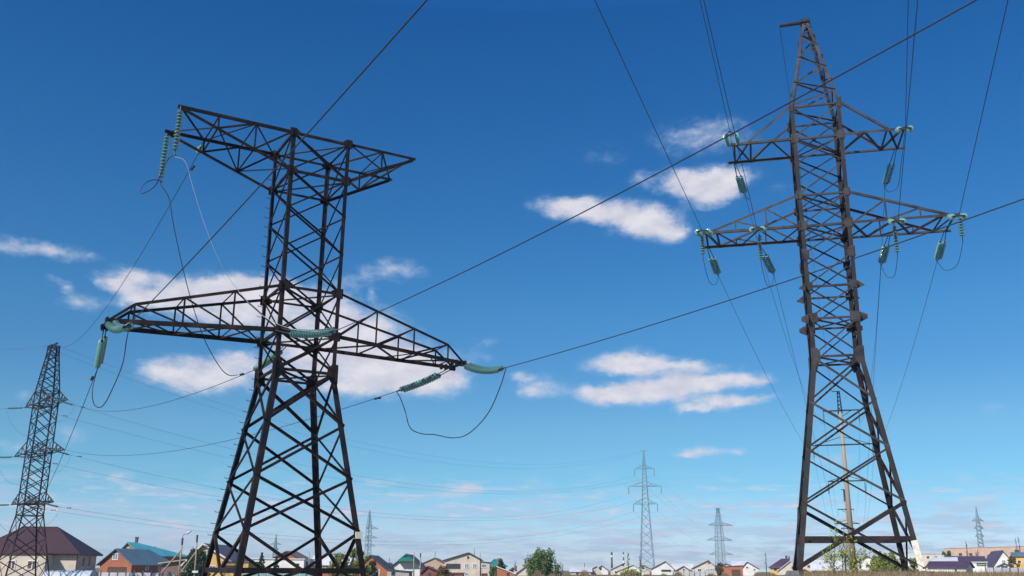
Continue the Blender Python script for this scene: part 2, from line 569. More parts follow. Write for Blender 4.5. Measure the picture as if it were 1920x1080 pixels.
def build_left_tower():
    pos, yaw = (-9.113, 40.0), 0.516
    U, V, pt = frame(pos, yaw)
    Z = dict(n4=.935, n3=2.404, n2=4.455, n1=6.605, W=8.8, L2=10.397, L1=12.277, U2=17.454, U1=19.216)
    w4, wW, wU, asp = 2.508, 1.274, 1.321, 1.068

    def hw(z):
        if z < Z['W']:
            return w4 + (wW - w4) * (z - Z['n4']) / (Z['W'] - Z['n4'])
        return wW + (wU - wW) * (z - Z['W']) / (Z['U1'] - Z['W'])

    def cor(k, z):
        h = hw(z)
        return pt(SG[k][0] * h, SG[k][1] * h * asp, z)

    root = thing('transmission_tower', 'dark rusty squat lattice tower at left with two T-shaped crossarm levels and flat top', 'pylon', (pos[0], pos[1], 0), 'lattice transmission towers')
    sd_, spl = M['steel_dark'], M['steel_plate']
    for k in 'ABCD':
        su, sv = SG[k]
        zs = [0.05, Z['W'], Z['U1']]
        lg = obj('leg', leg_mesh([cor(k, z) for z in zs], U, V, su, sv, [.23, .165]), sd_, root)
        h = hw(0)
        fb = MB()
        c = pt(su * h, sv * h * asp, 0)
        fb.lathe([(.5, -.9), (.5, .0), (.36, .12)], 4)
        fb.v = [tuple(Vector(v) + c) for v in fb.v]
        obj('footing', fb, M['concrete'], root)
        if k == 'C':
            z = 1.4
            while z < 18:
                p = cor(k, z)
                d = -U if int(z * 10) % 2 else -U * .9 - V * .2
                obj('step_bolt', MB().tube([p, p + d * .17, p + d * .2 + Vector((0, 0, .05))], .013, 5), sd_, root)
                z += .46
        if k == 'B':
            wr = MB()
            p = cor(k, 2.28)
            wr.box(p + U * -.07 + V * .07, .27, .27, .26, yaw=yaw)
            obj('white_wrap', wr, M['white_paint'], lg, label='pale cloth wrapped round the tower leg')
    lev = [Z['L1'] + (Z['U2'] - Z['L1']) * i / 3 for i in range(4)]
    panels = [(Z['n3'], Z['n2'], .11), (Z['n2'], Z['n1'], .11), (Z['n1'], Z['W'], .13), (Z['W'], Z['L2'], .09), (Z['L2'], Z['L1'], .085),
              (lev[0], lev[1], .072), (lev[1], lev[2], .072), (lev[2], lev[3], .072), (Z['U2'], Z['U1'], .075)]
    for fa, fb_ in FACES:
        nrm = (V * -1 if (fa, fb_) == ('A', 'B') else U if fa == 'B' else V if fa == 'D' else U * -1)
        off = nrm * -.012
        for z0, z1, w in panels:
            a0, b0, a1, b1 = cor(fa, z0), cor(fb_, z0), cor(fa, z1), cor(fb_, z1)
            obj('brace', MB().angle(a0 + off, b1 + off, w, nrm), sd_, root)
            obj('brace', MB().angle(b0 + off * 3, a1 + off * 3, w, -nrm), sd_, root)
        # inverted K below the lowest crossing, standing on the ring
        r0, r1 = cor(fa, Z['n4']), cor(fb_, Z['n4'])
        mid = (r0 + r1) / 2
        for k in (fa, fb_):
            obj('brace', MB().angle(cor(k, Z['n3']) + off, mid + off, .125, nrm), sd_, root)
            obj('brace', MB().angle(cor(k, .1) + off, mid + off * 2, .11, nrm), sd_, root)
        for zk, w in (('n4', .2), ('W', .11), ('L2', .13), ('L1', .10), ('U2', .11), ('U1', .11)):
            obj('girt', MB().angle(cor(fa, Z[zk]) + off * 2.5, cor(fb_, Z[zk]) + off * 2.5, w, nrm, -1), sd_, root)
        # plates
        for k, o in ((fa, 1), (fb_, -1)):
            e1 = (cor(fb_, 10) - cor(fa, 10)).normalized() * o
            ez = Vector((0, 0, 1))
            for zk, sx, sz in (('U1', .34, .20), ('U2', .34, .2), ('L1', .42, .22), ('L2', .5, .2), ('W', .36, .42)):
                c = cor(k, Z[zk]) + nrm * .018
                obj('gusset_plate', plate(c, e1, ez, nrm, [(-.10, -sz), (.12, -sz * 1.1), (sx, -sz * .35), (sx, sz * .3), (.16, sz), (-.10, sz * .9)]), spl, root)
    # plan bracing at the crossarm levels
    for zk in ('L1', 'L2', 'U1', 'U2', 'W'):
        z = Z[zk] - .04
        obj('plan_brace', MB().angle(cor('A', z), cor('D', z), .085, (0, 0, -1)), sd_, root)
        obj('plan_brace', MB().angle(cor('B', z - .05), cor('C', z - .05), .085, (0, 0, -1)), sd_, root)

    DN = Vector((0, 0, -1))

    def upper_arm(s, L, np_):
        """constant width box truss: level top chords, rising bottom chords, meeting at the two tips"""
        h = hw(Z['U1'])
        lens = [h + (L - h) * i / np_ for i in range(np_ + 1)]
        ch = MB()
        T, Bt = {}, {}
        for sv in (-1, 1):
            v = sv * h * asp
            tp = pt(s * L, v, Z['U1'])
            b0 = pt(s * h, v, Z['U2'])
            ch.angle(pt(s * h, v, Z['U1']), tp + U * s * .12, .125, V * sv)
            ch.angle(b0, tp - DN * -.06, .13, V * sv, -1)
            for i, l in enumerate(lens):
                T[sv, i] = pt(s * l, v, Z['U1'])
                Bt[sv, i] = b0.lerp(tp, i / np_)
        arm = obj('crossarm', ch, sd_, root)
        k = 0
        for i in range(1, np_):
            for sv in (-1, 1):
                obj('strut', MB().angle(T[sv, i], Bt[sv, i], .075, V * sv), sd_, arm)
                obj('strut', MB().angle(T[sv, i - 1], Bt[sv, i], .075, V * sv), sd_, arm)
            obj('strut', MB().angle(T[-1, i] + DN * .05, T[1, i] + DN * .05, .06, DN), sd_, arm)
            obj('strut', MB().angle(Bt[-1, i], Bt[1, i], .07, DN), sd_, arm)
        for i in range(np_):
            j = 1 if i % 2 == 0 else -1
            obj('strut', MB().angle(T[j, i] + DN * .04, T[-j, i + 1] + DN * .04, .07, DN), sd_, arm)
            obj('strut', MB().angle(Bt[-j, i], Bt[j, i + 1], .07, DN), sd_, arm)
        obj('strut', MB().angle(T[-1, np_] + DN * .05, T[1, np_ - 1] + DN * .05, .07, DN), sd_, arm)
        return T, Bt

    TL = upper_arm(-1, 6.014, 3)
    TR = upper_arm(1, 4.39, 2)

    def lower_arm(s, L, tw):
        h = hw(Z['L2'])
        zt = 10.083
        fr = [0, .285, .585, .87, 1]
        zt_top = zt + (Z['L1'] - Z['L2']) * .40
        ch = MB()
        T, Bt = {}, {}
        for sv in (-1, 1):
            b0 = pt(s * h, sv * h * asp, Z['L2'])
            tip = pt(s * L, sv * tw, zt)
            t0 = pt(s * hw(Z['L1']), sv * hw(Z['L1']) * asp, Z['L1'])
            q = b0.lerp(tip, .87)
            tend = Vector((q.x, q.y, zt_top))
            ch.angle(b0, tip + U * s * .18, .17, V * sv)
            ch.angle(t0, tend, .11, V * sv)
            ch.angle(tend, tip + Vector((0, 0, .06)), .10, V * sv)
            for i, f in enumerate(fr[:-1]):
                Bt[sv, i] = b0.lerp(tip, f)
                T[sv, i] = t0.lerp(tend, f / .87)
            Bt[sv, 4] = tip
        arm = obj('crossarm', ch, sd_, root)
        for i in range(1, 4):
            for sv in (-1, 1):
                obj('strut', MB().angle(T[sv, i], Bt[sv, i], .075, V * sv), sd_, arm)
                obj('strut', MB().angle(T[sv, i], Bt[sv, i - 1], .075, V * sv), sd_, arm)
            obj('strut', MB().angle(T[-1, i], T[1, i], .06, DN), sd_, arm)
            obj('strut', MB().angle(Bt[-1, i] + DN * .05, Bt[1, i] + DN * .05, .06, DN), sd_, arm)
        for i in range(3):
            j = 1 if i % 2 == 0 else -1
            obj('strut', MB().angle(Bt[j, i] + DN * .05, Bt[-j, i + 1] + DN * .05, .075, DN), sd_, arm)
            m_ = Bt[-j, i].lerp(Bt[-j, i + 1], .5)
            obj('strut', MB().angle(Bt[j, i + 1] + DN * .05, m_ + DN * .05, .06, DN), sd_, arm)
        obj('strut', MB().angle(Bt[-1, 4] + U * s * .05, Bt[1, 4] + U * s * .05, .16, DN), sd_, arm)
        for sv in (-1, 1):
            c = pt(s * (L - .2), sv * tw, zt)
            pl = MB()
            for du in (-.35, -.12, .14, .3):
                pl.box(c + U * s * du, .09, .16, .26, yaw=yaw)
            obj('clamp_plates', pl, spl, arm)
        return T, Bt

    BL = lower_arm(-1, 7.584, .636)
    BR = lower_arm(1, 7.593, .568)
    return dict(U=U, V=V, pt=pt, cor=cor, Z=Z, TL=TL, TR=TR, BL=BL, BR=BR)


LTW = build_left_tower()


def build_right_tower():
    pos, yaw = (20.656, 60.0), -0.241
    U, V, pt = frame(pos, yaw)
    Z = dict(m5=1.102, m4=2.885, m3=4.943, m2=8.145, m1=11.08, W=13.955, p3=16.407, p2=18.516, p1=20.667, M=22.62, T=24.755, u2=26.957, U=28.806, P=31.146, top=38.3)
    w5, wW, wP = 3.443, 1.519, 1.617

    def hw(z):
        if z < Z['W']:
            return w5 + (wW - w5) * (z - Z['m5']) / (Z['W'] - Z['m5'])
        if z <= Z['P']:
            return wW + (wP - wW) * (z - Z['W']) / (Z['P'] - Z['W'])
        return wP + (.20 - wP) * (z - Z['P']) / (Z['top'] - Z['P'])

    def cor(k, z, f=1.0):
        h = hw(z) * f
        return pt(SG[k][0] * h, SG[k][1] * h, z)

    g0 = gz(*pos)
    root = thing('transmission_tower', 'tall grey-brown lattice tower at right with pointed peak and two levels of arms', 'pylon', (pos[0], pos[1], g0), 'lattice transmission towers')
    sg_, slg, sp = M['steel_grey'], M['steel_leg'], M['steel_grey']
    for k in 'ABCD':
        su, sv = SG[k]
        lg = obj('leg', leg_mesh([cor(k, z) for z in (g0 + .25, Z['W'], Z['P'])], U, V, su, sv, [.30, .25]), slg, root)
        if k == 'B':
            p, q = cor(k, 1.12), cor(k, 2.78)
            d = (U * su + V * sv) * .012
            obj('white_painted_foot', leg_mesh([p + d, q + d], U, V, su, sv, [.35]), M['white_paint'], lg, label='white painted foot of the tower leg')
        fb = MB()
        c = cor(k, g0)
        fb.lathe([(.5, -.6), (.5, .05), (.36, .30)], 4)
        fb.v = [tuple(Vector(v) + c - Vector((0, 0, .0))) for v in fb.v]
        obj('footing', fb, M['dark_concrete'], root)
    upz = ['W', 'p3', 'p2', 'p1', 'M', 'T', 'u2', 'U', 'P']
    loz = ['m3', 'm2', 'm1', 'W']
    for fa, fb_ in FACES:
        nrm = (V * -1 if (fa, fb_) == ('A', 'B') else U if fa == 'B' else V if fa == 'D' else U * -1)
        off = nrm * -.03
        for seq, w in ((upz, .105), (loz, .14)):
            for z0, z1 in zip(seq[:-1], seq[1:]):
                a0, b0, a1, b1 = cor(fa, Z[z0]), cor(fb_, Z[z0]), cor(fa, Z[z1]), cor(fb_, Z[z1])
                p_, q_, r_, s_ = (a0, b1, b0, a1) if seq is upz else (b0, a1, a0, b1)
                obj('brace', MB().angle(p_ - off * .3, q_ - off * .3, w * .9, nrm), sg_, root)
                obj('brace', MB().edge(r_ + off, s_ + off, w * 1.15, nrm), slg, root)  # shaded diagonal: its shade is put in by darker steel and on-edge shape
        a0, b0, a1, b1 = cor(fa, g0 + .4), cor(fb_, g0 + .4), cor(fa, Z['m3']), cor(fb_, Z['m3'])
        obj('brace', MB().angle(a0 - off * 1.2, b1 - off * 1.2, .21, nrm), slg, root)  # darker steel again stands for the shaded diagonal
        obj('brace', MB().angle(b0 + off * 2, a1 + off * 2, .13, -nrm), sg_, root)
        for zk, w in (('m4', .23), ('W', .13), ('p3', .13), ('p2', .13), ('M', .15), ('T', .13), ('U', .15), ('P', .13)):
            obj('girt', MB().angle(cor(fa, Z[zk]) + off * 2, cor(fb_, Z[zk]) + off * 2, w, nrm, -1), slg if zk == 'm4' else sg_, root)
        ez = Vector((0, 0, 1))
        for k, o in ((fa, 1), (fb_, -1)):
            e1 = (cor(fb_, 20) - cor(fa, 20)).normalized() * o
            for zk, sx, sz, out in (('P', .2, .36, .08), ('U', .42, .32, .10), ('T', .30, .28, .12), ('M', .44, .33, .12), ('p1', .40, .36, .08), ('p2', .42, .30, .45), ('p3', .55, .38, .46), ('W', .5, .55, .06)):
                c = cor(k, Z[zk]) + nrm * .02
                if zk in ('p2', 'p3'):
                    ptsl = [(-out, -sz * .5), (-.05, -sz), (sx, -sz * .7), (sx, sz), (-.05, sz * .7), (-out, sz * .2 if zk == 'p3' else -sz * .3)]
                else:
                    ptsl = [(-out, -sz), (sx * .7, -sz), (sx, -sz * .3), (sx, sz * .5), (sx * .6, sz), (-out, sz)]
                gp = obj('gusset_plate', plate(c, e1, ez, nrm, ptsl), sp, root)
                if fa == 'A':
                    bo = MB()
                    for a in (.06, .2, .34):
                        for b_ in (-.22, 0, .22):
                            bo.box(c + e1 * a + ez * b_ + nrm * .02, .05, .03, .05, yaw=yaw)
                    obj('bolts', bo, M['cap'], gp)
    for zk in ('W', 'p3', 'M', 'U', 'T'):
        z = Z[zk] - .05
        obj('plan_brace', MB().angle(cor('A', z), cor('D', z), .11, (0, 0, -1)), sg_, root)
        obj('plan_brace', MB().angle(cor('B', z - .06), cor('C', z - .06), .11, (0, 0, -1)), sg_, root)
    # pointed peak
    pk = MB()
    for k in 'ABCD':
        l = leg_mesh([cor(k, Z['P']), cor(k, Z['top'])], U, V, *SG[k], [.2])
        pk.add(l.v, l.f)
    peak = obj('peak', pk, sg_, root)
    zz = [Z['P'] + .1, Z['P'] + 2.0, Z['P'] + 4.1, Z['P'] + 5.9, Z['P'] + 7.0]
    for fi, (fa, fb_) in enumerate(FACES):
        nrm = (V * -1 if fi == 0 else U if fi == 1 else V if fi == 2 else U * -1)
        for i in range(4):
            m_ = (zz[i] + zz[i + 1]) / 2
            obj('brace', MB().angle(cor(fa, zz[i]), cor(fb_, m_), .10, nrm), sg_, peak)
            obj('brace', MB().angle(cor(fb_, m_), cor(fa, zz[i + 1]), .10, -nrm), sg_, peak)
    t = pt(0, 0, Z['top'] + .08)
    obj('peak_cap', MB().box(t, .62, .62, .22, yaw=yaw), M['steel_plate'], peak)
    e = pt(-1.75, -.1, Z['top'] - .02)
    obj('ground_wire_bracket', MB().tube([t, e], .13, 8), sg_, peak)
    DN = Vector((0, 0, -1))

    def arm(s, L, zk, ztk, fn, ff, posts, plan):
        h = hw(Z[zk])
        ht = hw(Z[ztk])
        ch = MB()
        P = {}
        for sv, fr in ((-1, fn), (1, ff)):
            ch.angle(pt(s * h, sv * h, Z[zk]), pt(s * (L + .15), sv * h, Z[zk]), .17, V * sv)
            e_ = pt(s * (h + (L - h) * fr), sv * h, Z[zk] + .05)
            tt = pt(s * ht, sv * ht, Z[ztk])
            ch.angle(tt, e_, .15, V * sv, -1)
            P[sv] = (tt, e_)
        a = obj('crossarm', ch, sg_, root)
        q = lambda f, sv: pt(s * (h + (L - h) * f), sv * h, Z[zk])
        for f0, s0, f1, s1 in plan:
            obj('strut', MB().angle(q(f0, s0) + DN * .06, q(f1, s1) + DN * .06, .13, DN), sg_, a)
        for f in posts:
            for sv, fr in ((-1, fn), (1, ff)):
                tt, e_ = P[sv]
                top = tt.lerp(e_, f / fr)
                obj('strut', MB().angle(top, q(f, sv), .10, V * sv), sg_, a)
                obj('strut', MB().angle(top, q(max(0, f - .32), sv), .10, V * sv), sg_, a)
        return q

    plU = [(0, 1, .33, -1), (.33, -1, .66, 1), (.66, 1, .90, -1), (.66, -1, .66, 1), (.92, -1, .92, 1), (.7, -1, .92, 1)]
    plM = [(0, -1, .2, 1), (.2, 1, .42, -1), (.42, -1, .62, 1), (.62, 1, .86, -1), (.86, -1, .84, 1), (.97, -1, .97, 1), (.97, -1, .84, 1), (.0, 1, .0, -1)]
    qs = {}
    qs['UL'] = arm(-1, 5.758, 'U', 'P', .70, .68, (), plU)
    qs['UR'] = arm(1, 5.704, 'U', 'P', .70, .68, (), plU)
    qs['ML'] = arm(-1, 7.796, 'M', 'T', .92, .84, (.34, .66), plM)
    qs['MR'] = arm(1, 7.926, 'M', 'T', .92, .84, (.34, .66), plM)
    return dict(U=U, V=V, pt=pt, cor=cor, Z=Z, q=qs, brk=e)


RTW = build_right_tower()


# generic smaller pylon: levels [(z, half width)], arms [(z, ztop, left, right)]
def pylon(label, pos, yaw, levels, arms, w, mat, armw=.5, caps=None, group='lattice transmission towers', per=1.15):
    U, V, pt = frame(pos, yaw)
    root = thing('transmission_tower', label, 'pylon', (pos[0], pos[1], levels[0][0]), group)
    zs = [l[0] for l in levels]

    def hw(z):
        return float(np.interp(z, zs, [l[1] for l in levels]))

    def cor(k, z):
        h = hw(z)
        return pt(SG[k][0] * h, SG[k][1] * h, z)

    for k in 'ABCD':
        obj('leg', leg_mesh([cor(k, z) for z in zs], U, V, *SG[k], [w * 1.5] * len(zs)), mat, root)
    cut = [zs[0]]
    for a, b_ in zip(zs[:-1], zs[1:]):
        n = max(1, round((b_ - a) / ((hw(a) + hw(b_)) * per)))
        cut += [a + (b_ - a) * (i + 1) / n for i in range(n)]
    for fi, (fa, fb_) in enumerate(FACES):
        nrm = (V * -1 if fi == 0 else U if fi == 1 else V if fi == 2 else U * -1)
        mb = MB()
        for a, b_ in zip(cut[:-1], cut[1:]):
            mb.angle(cor(fa, a), cor(fb_, b_), w, nrm)
            mb.angle(cor(fb_, a) - nrm * .1, cor(fa, b_) - nrm * .1, w, -nrm)
        for z in zs[1:]:
            mb.angle(cor(fa, z), cor(fb_, z), w, nrm)
        obj('lattice_side', mb, mat, root)
    tips = []
    for (z, zt, ll, lr) in arms:
        for s, L in ((-1, ll), (1, lr)):
            h, ht = hw(z), hw(zt)
            mb = MB()
            for sv in (-1, 1):
                tip = pt(s * L, sv * h * armw, z)
                b0, t0 = pt(s * h, sv * h, z), pt(s * ht, sv * ht, zt)
                mb.angle(b0, tip, w * 1.3, V * sv)
                mb.angle(t0, tip.lerp(t0, .08), w, V * sv)
                for f in (.33, .66):
                    mb.angle(t0.lerp(tip, f), b0.lerp(tip, f), w * .8, V * sv)
                    mb.angle(t0.lerp(tip, f), b0.lerp(tip, f - .33), w * .8, V * sv)
            for f0, f1, j in ((0, .33, 1), (.33, .66, -1), (.66, 1, 1), (1, 1, 1)):
                p = lambda f, sv: pt(s * h, sv * h, z).lerp(pt(s * L, sv * h * armw, z), f)
                mb.angle(p(f0, j), p(f1, -j), w * .8, (0, 0, -1))
            obj('crossarm', mb, mat, root)
            tips.append((pt(s * L, -h * armw, z), pt(s * L, h * armw, z)))
    if caps:
        for c in caps:
            obj('ground_wire_bracket', MB().bar(pt(c[0], 0, c[1]), pt(c[2], 0, c[3]), w * 1.6), mat, root)
    return dict(root=root, tips=tips, pt=pt, cor=cor, U=U, V=V)


def zof(y, D, x=960):
    return at(x, y, D).z


# far left double circuit tower with short box arms
FD = 125.0
fpos = at(41, 1069, FD)
zc = lambda y, x=85: zof(y, FD, x)
FLT = pylon('slim brown lattice tower at far left with three short arm levels before hip roofed house', (fpos.x, FD), R(-47),
            [(-1.0, 2.75), (zc(967), 1.32), (zc(945), 1.3), (zc(848), 1.28), (zc(760), 1.25), (zc(735), 1.22), (zc(664), .66), (zc(649), .62)],
            [(zc(944), zc(925), 5.0, 5.3), (zc(850), zc(828), 6.8, 6.6), (zc(757), zc(734), 5.4, 5.4)], .105, M['steel_small'], .75,
            [(-1.25, zc(646), 1.25, zc(646)), (-1.0, zc(651), 1.0, zc(651))], per=.72)

BD = 300.0
bx = at(1214, 1069, BD)
zb = lambda y: zof(y, BD, 1212)
mpp = BD / F
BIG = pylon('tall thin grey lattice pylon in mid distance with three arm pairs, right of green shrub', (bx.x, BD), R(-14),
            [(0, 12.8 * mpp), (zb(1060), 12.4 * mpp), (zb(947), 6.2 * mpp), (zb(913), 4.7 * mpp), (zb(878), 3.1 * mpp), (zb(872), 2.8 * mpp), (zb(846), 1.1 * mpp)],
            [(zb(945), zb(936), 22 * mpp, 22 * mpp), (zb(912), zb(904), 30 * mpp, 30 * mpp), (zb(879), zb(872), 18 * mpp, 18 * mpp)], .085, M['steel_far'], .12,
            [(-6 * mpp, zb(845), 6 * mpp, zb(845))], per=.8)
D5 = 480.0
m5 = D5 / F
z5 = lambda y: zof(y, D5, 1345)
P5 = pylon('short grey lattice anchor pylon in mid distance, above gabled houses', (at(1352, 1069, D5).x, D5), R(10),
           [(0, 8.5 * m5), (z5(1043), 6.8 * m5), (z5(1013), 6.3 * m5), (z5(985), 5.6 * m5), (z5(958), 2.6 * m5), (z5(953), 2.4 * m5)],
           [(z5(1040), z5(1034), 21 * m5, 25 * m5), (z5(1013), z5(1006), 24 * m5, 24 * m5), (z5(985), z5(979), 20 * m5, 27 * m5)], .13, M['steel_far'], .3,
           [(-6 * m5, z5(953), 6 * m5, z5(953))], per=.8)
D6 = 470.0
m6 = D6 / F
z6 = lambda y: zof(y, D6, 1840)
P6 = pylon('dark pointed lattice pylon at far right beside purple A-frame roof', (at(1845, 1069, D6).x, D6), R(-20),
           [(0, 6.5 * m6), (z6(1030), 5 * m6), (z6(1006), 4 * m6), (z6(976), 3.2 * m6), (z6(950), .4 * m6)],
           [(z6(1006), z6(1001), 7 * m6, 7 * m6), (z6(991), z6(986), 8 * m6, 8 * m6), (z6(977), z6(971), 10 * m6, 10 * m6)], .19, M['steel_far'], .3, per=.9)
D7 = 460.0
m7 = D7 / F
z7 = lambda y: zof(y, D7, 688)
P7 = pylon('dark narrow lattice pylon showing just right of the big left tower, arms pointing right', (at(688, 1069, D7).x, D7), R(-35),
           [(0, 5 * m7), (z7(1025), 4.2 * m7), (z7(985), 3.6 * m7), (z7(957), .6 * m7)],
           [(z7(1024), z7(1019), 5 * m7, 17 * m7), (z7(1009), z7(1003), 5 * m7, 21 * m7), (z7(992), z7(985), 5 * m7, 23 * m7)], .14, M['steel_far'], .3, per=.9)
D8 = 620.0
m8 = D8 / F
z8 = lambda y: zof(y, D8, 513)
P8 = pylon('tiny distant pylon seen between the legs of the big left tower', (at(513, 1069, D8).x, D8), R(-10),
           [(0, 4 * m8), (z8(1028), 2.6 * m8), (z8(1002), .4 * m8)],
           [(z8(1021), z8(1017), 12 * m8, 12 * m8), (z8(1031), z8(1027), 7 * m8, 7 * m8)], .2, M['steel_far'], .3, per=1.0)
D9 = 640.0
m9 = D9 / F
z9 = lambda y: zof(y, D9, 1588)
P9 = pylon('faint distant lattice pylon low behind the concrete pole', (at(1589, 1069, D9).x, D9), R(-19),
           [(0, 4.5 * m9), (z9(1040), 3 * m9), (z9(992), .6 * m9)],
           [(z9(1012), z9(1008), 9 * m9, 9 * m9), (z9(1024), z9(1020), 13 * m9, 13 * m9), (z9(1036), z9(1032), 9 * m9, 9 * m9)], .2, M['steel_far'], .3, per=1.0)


# concrete poles of the right hand line
def pole_pylon(label, x, D, yaw, ytop, ysp, yarms, r0, r1, lw, mat, gname):
    bp = at(x, 1069, D)
    U, V, pt = frame((bp.x, D), yaw)
    g_ = gz(bp.x, D)
    root = thing('pole_pylon', label, 'pylon', (bp.x, D, g_), gname)
    zt, zs_ = zof(ytop, D, x), zof(ysp, D, x)
    obj('pole', MB().tube([pt(0, 0, g_ - .2), pt(0, 0, zs_)], r0, 14, 0, r1), mat, root, smooth=True)
    sp = MB()
    h0, h1 = r1 * 1.15, r1 * .6
    for k in 'ABCD':
        a, b_ = SG[k]
        sp.bar(pt(a * h0, b_ * h0, zs_ - .4), pt(a * h1, b_ * h1, zt), lw)
    n = 5
    for fa, fb_ in FACES:
        for i in range(n):
            f0, f1 = i / n, (i + 1) / n
            c0, c1 = h0 + (h1 - h0) * f0, h0 + (h1 - h0) * f1
            z0, z1 = zs_ + (zt - zs_) * f0, zs_ + (zt - zs_) * f1
            sp.bar(pt(SG[fa][0] * c0, SG[fa][1] * c0, z0), pt(SG[fb_][0] * c1, SG[fb_][1] * c1, z1), lw * .7)
    obj('spire', sp, M['steel_dark'], root)
    brk = pt(-.9, 0, zt)
    obj('ground_wire_bracket', MB().bar(brk, pt(.15, 0, zt), lw), M['steel_dark'], root)
    ends = []
    for (ya, yb, pl, pr) in yarms:
        za, zb_ = zof(ya, D, x), zof(yb, D, x)
        for s, L in ((-1, pl), (1, pr)):
            L = L * D / F
            mb = MB()
            for sv in (-1, 1):
                mb.bar(pt(0, sv * .26, za), pt(s * L, sv * .05, za), lw * 1.2)
            mb.bar(pt(s * .1, 0, zb_), pt(s * L * (.62 if zb_ < za else .95), 0, za), lw * .7)
            obj('crossarm', mb, M['steel_dark'], root)
            ends.append(pt(s * L * .97, 0, za))
    return dict(root=root, ends=ends, brk=brk, pt=pt)


PD = 140.0
CP = pole_pylon('pale concrete power pole with steel spire standing behind the legs of the right tower', 1602, PD, R(-19), 734, 770,
                [(770, 782, 31, 34), (834, 819, 55, 53), (902, 892, 33, 33)], .42, .23, .11, M['pole_concrete'], 'concrete poles of the line')
PD2 = 310.0
CP2 = pole_pylon('small distant concrete pole with arms lined up behind the near concrete pole', 1596, PD2, R(-19), 918, 938,
                 [(955, 961, 14, 14), (982, 975, 22, 22), (991, 986, 11, 13)], .36, .2, .2, M['pole_concrete'], 'concrete poles of the line')


# ------------------------------------------------------------------ insulators and wires
def disc_mesh():
    mb = MB()
    mb.lathe([(.02, -.01), (.048, -.005), (.055, .03), (.05, .058)], 10, 0)
    mb.lathe([(.05, .05), (.092, .060), (.118, .082), (.125, .100), (.114, .107), (.095, .095), (.085, .118), (.065, .10), (.05, .122), (.02, .125)], 16, 1)
    me = bpy.data.meshes.new('glass_disc')
    me.from_pydata(mb.v, [], mb.f)
    me.materials.append(M['cap'])
    me.materials.append(M['glass'])
    me.polygons.foreach_set('material_index', mb.m)
    me.polygons.foreach_set('use_smooth', [True] * len(me.polygons))
    return me


DISC = disc_mesh()
SP = .139


def string(label, p0, p1, n=14, sag=0.0, sep=0.0, link=0.3, group='glass insulator strings', scale=1.0, sepdir=None, sep0=None):
    """a string (or a pair of strings) of glass discs from p0 towards p1; returns its live end p1"""
    p0, p1 = Vector(p0), Vector(p1)
    root = thing('insulator_string', label, 'insulator', p0, group)
    ax = (p1 - p0).normalized()
    L = (p1 - p0).length
    side = Vector(sepdir).normalized() if sepdir is not None else ax.cross(Vector((0, 0, 1)))
    if side.length < 1e-3:
        side = Vector((1, 0, 0))
    side.normalize()
    if sepdir is None and sep:  # one string of the pair stands behind the other as seen from the field
        vw = (p0 - CAM).normalized()
        vw = (vw - ax * vw.dot(ax)).normalized()
        side = (ax.cross(vw) * .38 + vw * .92).normalized()
    n = max(3, min(n, int((L - link - .25) / (SP * scale))))
    span = n * SP * scale
    rows = (-.5, .5) if sep else (0,)
    fx = lambda d: -4 * sag * (d / L) * (1 - d / L)
    for r in rows:
        off = side * (r * sep)
        pts = []
        for i in range(n + 1):
            d = link + span * i / n
            pts.append(p0 + ax * d + off + Vector((0, 0, fx(d))))
        for i in range(n):
            o = bpy.data.objects.new('glass_disc', DISC)
            COL.objects.link(o)
            o.parent = root
            d = (pts[i + 1] - pts[i])
            o.location = pts[i] - p0
            o.rotation_mode = 'QUATERNION'
            o.rotation_quaternion = d.to_track_quat('Z', 'Y')
            o.scale = (scale,) * 3
        o0 = side * (r * (sep if sep0 is None else sep0))
        obj('link_rod', MB().tube([p0 + o0, pts[0]], .022 * scale, 5), M['cap'], root)
        obj('link_rod', MB().tube([pts[-1], p1], .022 * scale, 5), M['cap'], root)
    if sep:
        e = p0 + ax * (link + span + .04) + Vector((0, 0, fx(link + span)))
        obj('yoke_plate', MB().bar(e - side * sep * .55, e + side * sep * .55, .05, .09), M['cap'], root)
    return p1


def catmull(P, n=8):
    P = [Vector(p) for p in P]
    Q = [P[0] * 2 - P[1]] + P + [P[-1] * 2 - P[-2]]
    out = []
    for i in range(1, len(Q) - 2):
        for j in range(n):
            t = j / n
            a, b_, c, d = Q[i - 1], Q[i], Q[i + 1], Q[i + 2]
            out.append(.5 * ((2 * b_) + (-a + c) * t + (2 * a - 5 * b_ + 4 * c - d) * t * t + (-a + 3 * b_ - 3 * c + d) * t ** 3))
    return out + [P[-1]]


def wire(label, pts, r, mat='wire', group='overhead conductors', name='conductor', cat='power line', damp=None):
    o = obj(name, MB().tube(pts, r, 6), M[mat], loc=pts[0], smooth=True)
    tag(o, label, cat, group)
    if damp:
        p = Vector(damp)
        d = (pts[-1] - pts[0]).normalized()
        mb = MB()
        mb.tube([p - d * .3 + Vector((0, 0, -.08)), p - d * .12 + Vector((0, 0, -.08))], .055, 8)
        mb.tube([p + d * .12 + Vector((0, 0, -.08)), p + d * .3 + Vector((0, 0, -.08))], .055, 8)
        mb.tube([p - d * .2 + Vector((0, 0, -.08)), p + d * .2 + Vector((0, 0, -.08))], .015, 5)
        mb.tube([p, p + Vector((0, 0, -.09))], .02, 5)
        obj('vibration_damper', mb, M['cap'], o)
    return o


